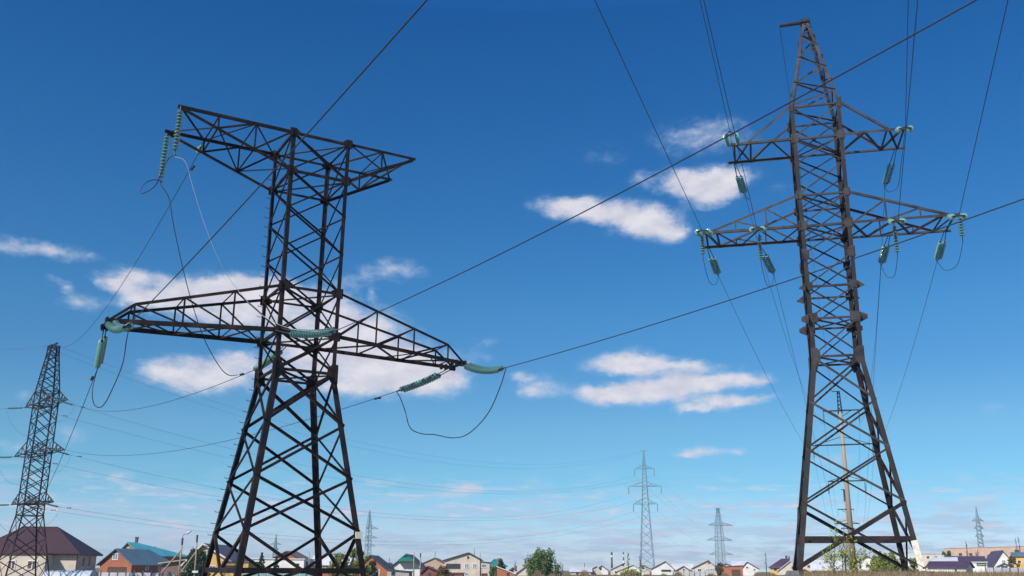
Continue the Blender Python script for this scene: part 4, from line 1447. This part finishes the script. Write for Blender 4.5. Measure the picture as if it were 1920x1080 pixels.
house('brick house with pale sheet roof behind leafy trees', 583, 652, 1059, 1043, 205, 'side', 8, 'red_brick', 'pale_sheet', [('f', 604, 611, 1062, 1070, 'pane_blue', 1)])
house('orange brick gable house with white arched window right of the left tower', 663, 727, 1069, 1042, 185, 'gable', 12, 'red_brick', 'dark_sheet',
      [('f', 701, 712, 1067, 1079, 'pane_blue', 2)], [(714, 1051, 1060, 2.2, 'dark_sheet', 4)], apex=693, over=.4)
house('low grey shed with dark roof edge beside the brick gable', 726, 767, 1069.5, 1069, 176, 'flat', 6, 'grey_render', 'dark_sheet', [('o', 734, 741, 1072, 1079, 'pane_dark', 1)], cat='shed', name='shed', ye2=1073)
house('little house with dark roof peeping between brick gable and white house', 716, 736, 1063, 1056, 260, 'gable', 8, 'peach_brick', 'dark_sheet', [('o', 724, 728, 1060, 1064, 'pane_dark', 1)])
h7 = house('white house with small emerald green half-hip roof', 732, 789, 1064, 1040, 198, 'gable', 13, 'white_render', 'dark_sheet', [('f', 757, 767, 1070, 1079, 'pane_dark', 2)], apex=762, over=.4)
_hp = MB()
_D = 196.6
_hp.add([at(762, 1037.5, _D + 2.4), at(745.5, 1051, _D), at(776.5, 1051, _D), at(745.5, 1052.5, _D), at(776.5, 1052.5, _D), at(762, 1037, _D + 9), at(745, 1051, _D + 9), at(777, 1051, _D + 9)],
        [(1, 2, 0), (3, 4, 2, 1), (1, 0, 5, 6), (0, 2, 7, 5), (6, 5, 7)])
obj('half_hip', _hp, M['green_metal'], h7, label='emerald green half-hip of the roof')
house('peach brick building with stepped flat-topped gable and arched windows', 792, 833, 1057, 1047, 215, 'gable', 12, 'peach_brick', 'brown_sheet',
      [('o', 809, 813, 1063, 1070, 'pane_dark', 1), ('o', 823, 828, 1063, 1070, 'pane_dark', 1)], apex=814, over=.2)
house('low hut with dark red roof in front of the peach building', 791, 822, 1073, 1063, 186, 'gable', 6, 'dark_brick', 'maroon_metal', [('o', 803, 808, 1074, 1080, 'pane_dark', 1)], apex=801, cat='hut', name='hut')
house('tall cream two-storey house with veranda windows and dark roof', 833, 900, 1051, 1037, 190, 'gable', 12, 'cream_render', 'dark_sheet',
      [('f', 871, 879, 1057, 1066, 'pane_blue', 2), ('f', 886, 894, 1057, 1066, 'pane_blue', 2), ('o', 836, 863, 1057, 1066.5, 'pane_dark', 5), ('o', 875.5, 879, 1043, 1047.5, 'pane_dark', 1), ('f', 871, 878, 1074, 1080, 'pane_blue', 1)], apex=878, over=.35, ye2=1049)
house('cream side wing with three window panes and a red door', 900, 918, 1054, 1053, 190.2, 'flat', 8, 'cream_render', 'dark_sheet',
      [('f', 902, 912.5, 1057, 1065, 'pane_dark', 3), ('d', 903, 914, 1075, 1082, 'red_door', 1)], cat='house wing', name='house_wing', ye2=1056)
house('long low shed with dark red roof below the veranda windows', 838, 868, 1075.5, 1074, 178, 'flat', 5, 'dark_brick', 'red_metal', [('o', 846, 852, 1077, 1081, 'pane_dark', 1)], cat='shed', name='shed')
house('brick house with small teal hip roof and broad brick chimney', 916, 948, 1060, 1049, 200, 'hip', 9, 'red_brick', 'teal_metal', [('f', 920, 926, 1066, 1074, 'pane_blue', 1)], [(936.5, 1048, 1064, 6.5, 'red_brick', 1)], hipf=(.3, .5))
house('low brick lean-to with white sloping edge below the teal roof', 932, 966, 1063, 1062, 186, 'flat', 5, 'red_brick', 'pale_sheet', [('o', 950, 955, 1074, 1079, 'pane_dark', 1)], cat='lean-to', name='shed', ye2=1077)
house('small cottage with dark pointed roof left of the big green shrub', 952, 971, 1072, 1065, 210, 'gable', 8, 'cream_render', 'dark_sheet', [('o', 959, 963, 1069, 1073, 'pane_dark', 1)], [(968, 1062, 1070, 3, 'red_brick', 2)])
house('cottage with pale roof half hidden by the big green shrub', 966, 1012, 1076, 1058, 195, 'gable', 10, 'cream_render', 'pale_sheet', [('f', 985, 991, 1067, 1074, 'pane_blue', 1)], [(981, 1060, 1067, 3, 'red_brick', 3)], apex=990)
house('low pale-roofed cottage right of the big green shrub', 1070, 1108, 1072, 1065, 255, 'side', 8, 'cream_render', 'pale_sheet', [('o', 1080, 1085, 1073, 1077, 'pane_dark', 1)])
house('cottage with pale gable roof in the middle of the row', 1094, 1128, 1075, 1061, 260, 'gable', 10, 'cream_render', 'pale_sheet', [('f', 1108, 1114, 1068, 1074, 'pane_blue', 2)], apex=1119)
house('small white gabled cottage left of the striped chimney', 1117, 1140, 1069, 1061, 275, 'gable', 9, 'white_render', 'dark_sheet', [('o', 1124, 1128, 1065, 1069, 'pane_dark', 1)])
house('cream gabled cottage with grey roof below the striped chimneys', 1145, 1184, 1068, 1055, 265, 'gable', 10, 'cream_render', 'pale_sheet', [('o', 1166, 1170, 1058, 1061, 'pane_dark', 1), ('f', 1152, 1159, 1070, 1076, 'pane_dark', 1)], apex=1171)
house('white gabled cottage with white roof left of the thin pylon', 1158, 1206, 1071, 1059, 250, 'gable', 9, 'white_render', 'pale_sheet', [('o', 1163, 1169, 1073, 1079, 'pane_dark', 1)], apex=1187)
house('cottage with dark roof tucked behind the thin pylon', 1195, 1218, 1066, 1060, 310, 'gable', 9, 'cream_render', 'dark_sheet', [('o', 1204, 1208, 1063, 1067, 'pane_dark', 1)])
house('white gabled house with maroon roof right of the thin pylon', 1222, 1263, 1067, 1053, 270, 'gable', 11, 'white_render', 'maroon_metal', [('o', 1240, 1258, 1068, 1072, 'pane_dark', 5)], apex=1248)
house('cream cottage with yellow attic window and pale roof', 1266, 1296, 1071, 1062, 262, 'gable', 9, 'cream_render', 'brown_sheet', [('f', 1279, 1285, 1066, 1070, 'pane_brown', 1)], apex=1282)
house('pale roofed house behind the yellow attic cottage', 1262, 1298, 1068, 1058, 285, 'side', 10, 'white_render', 'pale_sheet', [('o', 1270, 1274, 1069, 1073, 'pane_dark', 1)])
house('cream house with dark gable and many-paned veranda left of anchor pylon', 1299, 1343, 1066, 1051, 265, 'gable', 11, 'cream_render', 'brown_sheet',
      [('o', 1328, 1332, 1054, 1057, 'pane_dark', 1), ('f', 1308, 1316, 1066, 1072, 'pane_dark', 2), ('f', 1323, 1342, 1065, 1073, 'pane_blue', 6)], apex=1329)
house('little house with dark peaked roof behind the anchor pylon foot', 1352, 1373, 1062, 1057, 300, 'gable', 9, 'cream_render', 'dark_sheet', [('o', 1360, 1364, 1061, 1064, 'pane_dark', 1)])
house('orange brick garage with dark brown gate', 1358, 1392, 1063, 1062, 240, 'flat', 7, 'red_brick', 'brown_sheet', [('d', 1372, 1387, 1068, 1080, 'brown_door', 2)], cat='garage', name='garage', ye2=1061)
house('white gabled cottage with dark edged roof right of the orange garage', 1391, 1421, 1066, 1054, 250, 'gable', 10, 'white_render', 'brown_sheet', [('f', 1399, 1404, 1062, 1066, 'pane_dark', 1), ('f', 1412, 1416, 1066, 1070, 'pane_dark', 1)], apex=1402)
house('pale roofed house behind the orange garage', 1375, 1402, 1063, 1053, 275, 'side', 10, 'white_render', 'pale_sheet', [('o', 1384, 1388, 1064, 1067, 'pane_dark', 1)])
house('house with plum purple roof and two flues left of the right tower', 1446, 1484, 1063, 1048, 245, 'hip', 11, 'yellow_render', 'purple_metal', [('o', 1452, 1457, 1065, 1070, 'pane_dark', 1)], [(1476, 1043, 1050, 3, 'dark_sheet', 5), (1481, 1044, 1052, 2, 'dark_sheet', 5)], hipf=(.55, .12))
house('cream cottage with broad white roof slope beside the right tower leg', 1459, 1495, 1071, 1052, 225, 'gable', 10, 'cream_render', 'pale_sheet', [('o', 1484, 1487, 1062, 1067, 'pane_dark', 1)], apex=1483)
house('hut with crimson red roof seen between the right tower legs', 1499, 1518, 1074, 1068, 180, 'gable', 5, 'yellow_render', 'red_metal', [('o', 1506, 1510, 1073, 1077, 'pane_dark', 1)], cat='hut', name='hut')
house('cottage with grey roof between the right tower legs', 1503, 1534, 1064, 1053, 235, 'gable', 9, 'cream_render', 'dark_sheet', [('o', 1515, 1525, 1060, 1064, 'pane_dark', 3)], apex=1520)
house('house with wide white roof behind the leafy sapling', 1525, 1575, 1069, 1051, 220, 'side', 10, 'white_render', 'pale_sheet', [('f', 1540, 1547, 1070, 1075, 'pane_dark', 1)])
house('white house with plum roof behind the willow bush', 1612, 1645, 1054, 1043, 230, 'gable', 10, 'white_render', 'maroon_metal', [('f', 1624, 1630, 1058, 1064, 'pane_dark', 1)])
house('white two-storey house glimpsed between the right tower back legs', 1690, 1722, 1047, 1039, 240, 'side', 9, 'white_render', 'pale_sheet', [('f', 1697, 1702, 1052, 1059, 'pane_blue', 1), ('f', 1709, 1714, 1052, 1059, 'pane_blue', 1)])
house('long pale concrete block on the skyline at right', 1733, 1772, 1039, 1038, 430, 'flat', 14, 'cream_render', 'grey_render', [('o', 1742, 1746, 1043, 1047, 'pane_dark', 1), ('o', 1755, 1759, 1043, 1047, 'pane_dark', 1)], cat='building', name='building')
house('long pinkish brick apartment block behind the right hand houses', 1788, 1912, 1028.5, 1027, 430, 'flat', 14, 'pale_brick', 'peach_brick',
      [('o', 1896, 1903, 1031, 1038, 'pane_dark', 1), ('o', 1810, 1815, 1037, 1042, 'pane_dark', 1), ('o', 1826, 1831, 1037, 1042, 'pane_dark', 1), ('o', 1870, 1875, 1037, 1042, 'pane_dark', 1)], cat='building', name='apartment_block', ye2=1025)
house('long low white garage with plum purple roof near the field', 1745, 1806, 1064, 1054, 175, 'side', 7, 'white_render', 'purple_metal', [('o', 1788, 1791, 1067, 1071, 'pane_dark', 1)], cat='garage', name='garage', yaw=R(-10))
house('house with pale grey roof behind the low white garage', 1757, 1792, 1053, 1046, 230, 'side', 10, 'white_render', 'pale_sheet', [('o', 1770, 1774, 1055, 1059, 'pane_dark', 1)])
house('ochre walled house with plum roof left of dark far pylon', 1789, 1842, 1053, 1044, 250, 'side', 10, 'yellow_render', 'purple_metal', [('o', 1798, 1802, 1054, 1058, 'pane_dark', 1)])
house('long white wall building with lime green panel', 1812, 1848, 1055, 1054, 200, 'flat', 5, 'white_render', 'pale_sheet', [('d', 1832, 1847, 1056, 1061, 'lime_panel', 1)], cat='shed', name='shed')
h_a = house('white gabled house with steep plum purple roof at far right', 1866, 1902, 1062, 1033, 215, 'gable', 13, 'white_render', 'purple_metal', [('f', 1881, 1887, 1050, 1057, 'pane_blue', 2)], apex=1884, yaw=R(10), over=.4)
house('small white porch with dark gable on the steep roofed house', 1873, 1896, 1063, 1057, 208, 'gable', 5, 'white_render', 'purple_metal', [('o', 1880, 1889, 1061, 1066, 'pane_dark', 2)], cat='porch', name='house_porch')
house('yellow house with dark roof cut by the right picture edge', 1907, 1945, 1043, 1037, 205, 'side', 9, 'yellow_render', 'slate_metal', [('f', 1913, 1919, 1050, 1057, 'pane_dark', 1)])


# striped chimneys
def stack(label, x, ytop, ybot, wpx, D, bands):
    p = at(x, 1069, D)
    r = wpx * D / F / 2
    g_ = gz(p.x, D)
    root = thing('factory_chimney', label, 'chimney', (p.x, D, g_), 'striped factory chimneys')
    for y0, y1, m_ in bands:
        obj('band', MB().tube([(p.x, D, zof(y1, D, x) if y1 < 1068 else g_), (p.x, D, zof(y0, D, x))], r * (1 + .25 * (y1 - ytop) / 40), 14, 0, r * (1 + .25 * (y0 - ytop) / 40)), M[m_], root, smooth=True)


stack('red and white striped factory chimney, thicker left one', 1147.5, 1035, 1069, 3.1, 700, [(1035, 1041, 'maroon_metal'), (1041, 1046, 'white_render'), (1046, 1068, 'maroon_metal')])
stack('slender red and white factory chimney, thinner right one', 1169.7, 1035, 1069, 2.2, 900, [(1035, 1040, 'maroon_metal'), (1040, 1045, 'white_render'), (1045, 1051, 'maroon_metal'), (1051, 1068, 'white_render')])


# ------------------------------------------------------------------ fences, poles
def fence(label, x0, x1, yt, D, panel, posts, postm, seg, name='fence'):
    a, b_ = at(x0, 1069, D), at(x1, 1069, D)
    zt = zof(yt, D, (x0 + x1) / 2)
    g_ = gz((a.x + b_.x) / 2, D) - .1
    root = thing(name, label, 'fence', (a.x, D, g_))
    for i in range(seg):
        xa, xb = a.x + (b_.x - a.x) * i / seg, a.x + (b_.x - a.x) * (i + 1) / seg
        obj('panel', MB().poly([(xa + .12, D, g_), (xb - .12, D, g_), (xb - .12, D, zt), (xa + .12, D, zt)], (0, .05, 0)), M[panel], root)
    for i in range(seg + 1):
        x = a.x + (b_.x - a.x) * i / seg
        mb = MB().box((x, D, (g_ + zt + .2) / 2), .3 if posts else .1, .3 if posts else .1, zt + .2 - g_)
        mb.box((x, D, zt + .22), .36 if posts else .12, .36 if posts else .12, .08)
        obj('post', mb, M[postm], root)


fence('white sheet fence in front of the orange brick house', 174, 300, 1073.5, 138, 'white_panel', 0, 'zinc', 8)
fence('teal sheet fence with brick posts in front of the yellow house', 304, 346, 1075.5, 140, 'teal_panel', 1, 'red_brick', 3)
fence('pale teal sheet fence seen through the left tower legs', 456, 590, 1075, 142, 'teal_panel', 0, 'zinc', 9)
fence('grey sheet fence among weeds in front of the mid cottages', 1262, 1322, 1072, 180, 'white_panel', 0, 'zinc', 6)
fence('pale low wall fence along the field below the plum roofed house', 1848, 1940, 1064.5, 170, 'white_panel', 0, 'zinc', 6)


def pole(label, x, ytop, D, r, strut=None, lamp=False, sign=None, topm=None, group='utility poles', xt=None, mat='pole_concrete'):
    p = at(x, 1080, D)
    t = at(x if xt is None else xt, ytop, D)
    g_ = gz(p.x, D)
    root = thing('street_lamp' if lamp else 'utility_pole', label, 'street lamp' if lamp else 'pole', (p.x, D, g_), group)
    p = Vector((p.x, D, g_ - .1))
    obj('pole', MB().tube([p, t], r, 8, 0, r * .7), M[mat], root, smooth=True)
    if topm:
        q_ = p.lerp(t, .86)
        obj('top_sleeve', MB().tube([q_, t], r * 1.0, 8), M[topm], root)
    if strut:
        a = at(strut[0], strut[1], D)
        b_ = at(strut[2], strut[3], D)
        obj('strut', MB().tube([a, b_], r * .8, 6), M[mat], root)
    if lamp:
        e = t + Vector((.5, 0, .55))
        obj('lamp_arm', MB().tube(catmull([t, t + Vector((.05, 0, .35)), e], 5), .04, 5), M['zinc'], root)
        obj('lamp_head', MB().tube([e - Vector((.05, 0, .03)), e + Vector((.45, 0, .32))], .13, 8, 0, .09), M['white_frame'], root, smooth=True)
    if sign:
        s_ = at(sign[0], sign[1], D - .25)
        obj('sign', MB().box(s_, .68, .05, .24), M['white_frame'], root)
    return root


pole('leaning concrete street lamp with strut left of the yellow house', 335, 1009, 120, .125, (303, 1074, 340, 1031), True, topm='dark_sheet', xt=342.5)
pole('concrete pole with strut and small white sign in front of dark evergreen', 365.5, 1003, 118, .115, (340, 1072, 368, 1034), sign=(366, 1072), topm='dark_sheet', xt=370)
pole('thin grey pole in front of the green half-hip house', 775.5, 1036, 150, .10, xt=776.5)
pole('thin grey pole with dark top beside the green half-hip house', 788, 1037, 150, .10, topm='dark_sheet', xt=788.5)
pole('thin pole left of the leafy trees below the left tower', 579.5, 1034, 170, .09, xt=579.8)
pole('thin dark aerial pole on the roof line of the tall cream house', 889.5, 1028, 195, .06, mat='dark_sheet')
pole('short aerial pole right of the tall cream house ridge', 900.3, 1037, 190, .06, mat='dark_sheet')
pole('thin far pole between the cottages and the striped chimney', 1096, 1056, 300, .12, mat='dark_sheet')
pole('thin dark pole behind the peach stepped building', 730, 1046, 230, .08, mat='dark_sheet')


# ------------------------------------------------------------------ vegetation
def leafmat(name, c1, c2):
    m = pmat(name, c1, c2, .7, 0, .9, .35, .65, spec=.25)
    return m


LM = dict(dark=leafmat('dark_evergreen_leaf', (.022, .05, .022), (.04, .075, .025)), shrub=leafmat('shrub_leaf', (.08, .14, .04), (.14, .20, .06)),
          light=leafmat('young_green_leaf', (.24, .27, .06), (.16, .20, .05)), yellow=leafmat('yellow_green_leaf', (.36, .36, .04), (.24, .30, .04)),
          spruce=leafmat('blue_green_needles', (.025, .055, .035), (.05, .085, .045)), bronze=leafmat('bronze_leaf', (.17, .10, .04), (.12, .09, .03)),
          bare=leafmat('bare_twig', (.10, .08, .07), (.14, .11, .085)), weed=leafmat('dry_weed', (.24, .17, .095), (.17, .12, .07)))
M['bark'] = pmat('bark', (.11, .085, .065), None, .9, 0, 4)


def leaves(pts, size, up=.3):
    """leaf cards: one bent quad per point"""
    pts = np.asarray(pts)
    n = len(pts)
    a = rng.normal(size=(n, 3))
    a /= np.linalg.norm(a, axis=1)[:, None]
    b_ = rng.normal(size=(n, 3))
    b_ -= (b_ * a).sum(1)[:, None] * a
    b_ /= np.linalg.norm(b_, axis=1)[:, None]
    s = size * rng.uniform(.55, 1.3, n)[:, None]
    v = np.stack([pts - a * s, pts + b_ * s * .45, pts + a * s, pts - b_ * s * .45], 1).reshape(-1, 3)
    mb = MB()
    mb.v = [tuple(x) for x in v]
    mb.f = [(4 * i, 4 * i + 1, 4 * i + 2, 4 * i + 3) for i in range(n)]
    mb.m = [0] * n
    return mb


def tree(label, x, ytop, ybase_w, D, mat, shape, n, leaf, name='tree', cat='tree', group=None, clumps=26, hbase=None):
    """crown made of many leaf cards gathered in clumps on limbs that leave a tapered trunk"""
    p = at(x, 1069, D)
    g_ = gz(p.x, D)
    H_ = zof(ytop, D, x) - g_
    Wd = ybase_w * D / F / 2
    root = thing(name, label, cat, (p.x, D, g_), group)
    b0 = Vector((p.x, D, g_ - .1))
    tr = MB()
    tr.tube([b0, b0 + Vector((.1, 0, H_ * .4)), b0 + Vector((.0, .05, H_ * (.95 if shape == 'cone' else .75)))], max(.06, H_ * .022), 7, 0, .02)
    P = []
    for c in range(clumps):
        f = (c + .5) / clumps
        th = c * 2.39996 + random.random()
        if shape == 'cone':
            zz_ = H_ * (.04 + .94 * f)
            rr = Wd * (1 - f) ** .85 * (.75 + .35 * random.random()) * .8
            cr = max(.12, Wd * .30 * (1 - f) + .1)
            flat = .55
        elif shape == 'dome':
            zz_ = H_ * (.08 + .84 * f ** .9)
            rr = Wd * math.sqrt(max(.02, 1 - ((f - .18) / .86) ** 2)) * (.45 + .5 * random.random())
            cr = Wd * (.30 - .08 * f) + .1
            flat = 1.1
        elif shape == 'tufts':
            zz_ = H_ * (.06 + .80 * f ** .95)
            rr = Wd * math.sqrt(max(.02, 1 - ((f - .15) / .92) ** 2)) * (.35 + .62 * random.random())
            cr = Wd * random.uniform(.13, .22)
            flat = random.uniform(1.6, 2.9)
        elif shape == 'column':
            zz_ = H_ * (.12 + .85 * f)
            rr = Wd * (1 - .6 * abs(f - .4)) * random.random() * .7
            cr = Wd * .4
            flat = 1.5
        else:
            zz_ = H_ * (.15 + .8 * random.random() ** .8)
            rr = Wd * random.random() ** .6 * (1.05 - .5 * zz_ / H_)
            cr = Wd * .23
            flat = .9
        ctr = np.array([p.x + rr * math.cos(th), D + rr * math.sin(th), g_ + zz_])
        tr.tube([b0 + Vector((0, 0, max(.1, zz_ * .6))), Vector(ctr)], max(.015, H_ * .006), 4, 0, .01)
        k = max(6, int(n / clumps * (cr / (Wd * .3)) ** 1.2)) if shape == 'cone' else int(n / clumps)
        u = rng.normal(size=(k, 3))
        u /= np.linalg.norm(u, axis=1)[:, None]
        u *= rng.uniform(.15, 1.05, k)[:, None] ** .5 * cr
        u[:, 2] *= flat
        P.append(ctr + u)
    obj('trunk', tr, M['bark'], root)
    P = np.concatenate(P)
    P[:, 2] = np.maximum(P[:, 2], g_ + .05)
    obj('crown', leaves(P, leaf), LM[mat], root)


tree('big round green shrub standing alone between the cottages', 1016, 1034, 68, 150, 'shrub', 'tufts', 6400, .17, 'shrub', 'shrub', clumps=64)
tree('tall narrow shoot rising from the left of the big green shrub', 1001, 1037, 10, 151, 'shrub', 'column', 260, .17, 'shrub', 'shrub', clumps=9)
tree('dark rounded evergreen behind the pole by the yellow house', 366, 1030, 44, 132, 'dark', 'dome', 3600, .19, 'evergreen_tree', 'tree', clumps=34)
tree('small blue-green spruce, taller left one before the white garage', 489, 1035, 26, 150, 'spruce', 'cone', 2200, .16, 'spruce_tree', 'spruce', 'spruces before the garage', 40)
tree('small blue-green spruce, shorter right one before the white garage', 517, 1042, 24, 150, 'spruce', 'cone', 1800, .16, 'spruce_tree', 'spruce', 'spruces before the garage', 36)
tree('pale green young tree left of the tower leg in front of brick wall', 635, 1036, 42, 140, 'light', 'dome', 2600, .17, clumps=28)
tree('loose pale green birch right behind the left tower leg', 672, 1026, 44, 145, 'light', 'loose', 3000, .17, clumps=34)
tree('dark green bush at the foot of the brick gable right of left tower', 698, 1050, 22, 150, 'dark', 'dome', 1300, .16, 'bush', 'bush', clumps=16)
tree('bronze coloured bush in front of the peach building', 831, 1062, 28, 165, 'bronze', 'dome', 1300, .17, 'bush', 'bush', clumps=18)
tree('dark green creeper clad tree beside the broad brick chimney', 938, 1051, 20, 192, 'dark', 'column', 900, .2, clumps=14)
tree('dark shrub in front of the brick house with teal roof', 927, 1062, 20, 188, 'shrub', 'dome', 900, .18, 'shrub', 'shrub', clumps=14)
tree('wide olive willow bush behind the right tower', 1662, 1037, 60, 140, 'light', 'tufts', 4600, .17, 'willow_bush', 'bush', clumps=40)
tree('sparse pale bush left of the white tower foot', 1716, 1048, 36, 130, 'light', 'loose', 1500, .16, 'bush', 'bush', clumps=22)
tree('round green tree beside the long pale skyline block', 1779, 1031, 22, 330, 'shrub', 'dome', 1200, .34, clumps=16)
tree('brown leafless shrub right of the steep plum roof', 1901, 1042, 18, 190, 'bronze', 'dome', 700, .2, 'shrub', 'shrub', clumps=12)
tree('olive bush before the pinkish apartment block right of a bare poplar', 1829, 1040, 20, 300, 'bronze', 'loose', 900, .3, 'bush', 'bush', clumps=16)
tree('brown-green bush before the pinkish block near its right end', 1862, 1038, 22, 330, 'bronze', 'loose', 900, .34, 'bush', 'bush', clumps=16)
tree('yellow-green bush at the foot of the thin pylon', 1184, 1070, 34, 190, 'yellow', 'dome', 900, .2, 'bush', 'bush', clumps=14)
tree('olive bush at the foot of the short anchor pylon', 1349, 1058, 20, 235, 'bronze', 'column', 900, .22, 'bush', 'bush', clumps=14)
tree('slim yellow-green sapling left of the thin pylon', 1178, 1036, 10, 200, 'light', 'column', 160, .16, 'sapling', 'tree', clumps=8)
tree('slim yellow-green sapling just beside the thin pylon', 1201, 1040, 8, 200, 'light', 'column', 140, .16, 'sapling', 'tree', clumps=8)


def bare(label, x, ytop, D, spread, n=26, name='bare_tree', group='leafless trees'):
    p = at(x, 1069, D)
    g_ = gz(p.x, D)
    H_ = zof(ytop, D, x) - g_
    root = thing(name, label, 'tree', (p.x, D, g_), group)
    b0 = Vector((p.x, D, g_))
    obj('trunk', MB().tube([b0, b0 + Vector((.05, 0, H_))], H_ * .02, 6, 0, .02), LM['bare'], root)
    tw = MB()
    for i in range(n):
        z = H_ * random.uniform(.2, .95)
        th = random.uniform(0, 6.28)
        L = spread * (1 - .5 * z / H_) * random.uniform(.5, 1)
        a = b0 + Vector((0, 0, z))
        tw.tube([a, a + Vector((math.cos(th) * L * .5, math.sin(th) * L * .5, L * .9)), a + Vector((math.cos(th) * L * .7, math.sin(th) * L * .7, L * 1.7))], .045, 3, 0, .02)
    obj('branches', tw, LM['bare'], root)


bare('leafless poplar before the pinkish apartment block', 1817.5, 1012, 300, 1.2, 40)
bare('leafless poplar at the right end of the pinkish block, left of a pair', 1912, 1007, 320, 1.0, 36)
bare('leafless poplar at the right picture edge, right of a pair', 1917.5, 1006, 330, 1.0, 36)
bare('dark slender leafless tree left of the plum purple hip roof', 1437, 1037, 260, .8, 30)
bare('grey leafless tree behind the small dark-roofed cottage', 966, 1052, 320, .9, 24)
bare('leafless sapling behind the peach stepped building', 815, 1034, 330, .9, 16)
bare('bare brown scrub tree at the foot of dark far pylon', 1836, 1034, 260, 1.6, 46)
bare('pale leafless sapling behind the wide white roof', 1560.5, 1027, 300, .8, 24)


# leafy sapling at the foot of the right tower
def sapling():
    D = 47.0
    p = at(1590, 1080, D)
    g_ = gz(p.x, D)
    root = thing('sapling', 'yellow-green leafy sapling with thin upright stems before the right tower', 'sapling', (p.x, D, g_))
    st, P = MB(), []
    stems = [(1566, 992, 1562), (1590, 1010, 1588), (1577, 1030, 1578), (1556, 1040, 1570), (1612, 1036, 1600), (1624, 1040, 1604), (1548, 1046, 1566), (1600, 1050, 1596), (1586, 1044, 1584), (1640, 1062, 1612)]
    for x1, y1, x0 in stems:
        b0 = at(x0, 1084, D + random.uniform(-.3, .3))
        b0.z = g_ - .05
        t = at(x1, y1, D + random.uniform(-.5, .5))
        m_ = b0.lerp(t, .5) + Vector((random.uniform(-.12, .12), 0, .1))
        pts = catmull([b0, m_, t], 8)
        st.tube(pts, .022, 5, 0, .006)
        for q_ in pts[4:]:
            for k in range(random.choice((2, 4, 7))):
                P.append(q_ + Vector((random.gauss(0, .11), random.gauss(0, .11), random.gauss(0, .08))))
        for k in range(10):
            c = pts[random.randrange(6, len(pts))]
            e = c + Vector((random.uniform(-.4, .4), random.uniform(-.4, .4), random.uniform(.05, .3)))
            st.tube([c, e], .008, 4)
            for j in range(7):
                P.append(e + Vector((random.gauss(0, .07), random.gauss(0, .07), random.gauss(0, .06))))
    obj('stems', st, M['bark'], root)
    obj('foliage', leaves([tuple(v) for v in P], .062), LM['yellow'], root)


sapling()


# dry weeds and grass, one mass each
def blades(n, xr, Dr, hfun, wfun, seed, lean=.25):
    r = np.random.default_rng(seed)
    D = r.uniform(Dr[0] ** .5, Dr[1] ** .5, n) ** 2
    px_ = r.uniform(xr[0], xr[1], n)
    d = np.array([ray(x, 1069) for x in px_])
    X = d[:, 0] / d[:, 1] * D
    z0 = np.array([gz(a, b_) for a, b_ in zip(X, D)])
    h = hfun(px_, D, r)
    w = wfun(D)
    th = r.uniform(0, 6.283, n)
    lx, ly = r.normal(0, lean, n) * h, r.normal(0, lean, n) * h
    v = np.zeros((n, 3, 3))
    v[:, 0] = np.stack([X - np.cos(th) * w, D - np.sin(th) * w, z0 - .03], 1)
    v[:, 1] = np.stack([X + np.cos(th) * w, D + np.sin(th) * w, z0 - .03], 1)
    v[:, 2] = np.stack([X + lx, D + ly, z0 + h], 1)
    mb = MB()
    mb.v = [tuple(x) for x in v.reshape(-1, 3)]
    mb.f = [(3 * i, 3 * i + 1, 3 * i + 2) for i in range(n)]
    mb.m = [0] * n
    return mb


def patch(px_, a=.011, b_=.023):
    return .5 + .5 * np.sin(px_ * a * 6.28 + 1.3) * np.sin(px_ * b_ * 6.28 + .4)


gm = leafmat('dry_straw_grass', (.30, .22, .13), (.22, .15, .085))
tag(obj('dry_grass', blades(42000, (1430, 1960), (24, 135), lambda p, D, r: r.uniform(.12, .36, len(p)) + .14 * (r.random(len(p)) > .9), lambda D: .008 + .0003 * D, 5), gm, loc=(0, 0, 0)), kind='stuff')
tag(obj('dry_weeds', blades(30000, (985, 1500), (85, 150), lambda p, D, r: r.uniform(.15, .85, len(p)) * (.25 + 1.2 * patch(p) ** 2), lambda D: .03 + .0002 * D, 6, .16), LM['weed'], loc=(0, 0, 0)), kind='stuff')
tag(obj('low_dry_growth', blades(20000, (960, 1480), (40, 90), lambda p, D, r: r.uniform(.05, .4, len(p)) * (.3 + patch(p, .013, .027)), lambda D: .012 + .0003 * D, 9, .2), LM['weed'], loc=(0, 0, 0)), kind='stuff')
tag(obj('green_weeds', blades(5000, (985, 1760), (80, 140), lambda p, D, r: r.uniform(.1, .6, len(p)) * patch(p, .017, .031) ** 2, lambda D: .05 + 0 * D, 8, .3), LM['light'], loc=(0, 0, 0)), kind='stuff')

# ------------------------------------------------------------------ air
hz = obj('haze', MB().box((0, 1350, 34.0), 5300, 3700, 73), bpy.data.materials.new('spring_air'), loc=(0, 0, 0))
hz['kind'] = 'stuff'
_m = hz.data.materials[0]
_m.use_nodes = True
_t = _m.node_tree
_t.nodes.clear()
_v = _t.nodes.new('ShaderNodeVolumePrincipled')
_v.inputs['Color'].default_value = (0.62, 0.82, 1.0, 1)
_v.inputs['Density'].default_value = 0.00024
_v.inputs['Anisotropy'].default_value = 0.1
_o = _t.nodes.new('ShaderNodeOutputMaterial')
_t.links.new(_v.outputs[0], _o.inputs['Volume'])
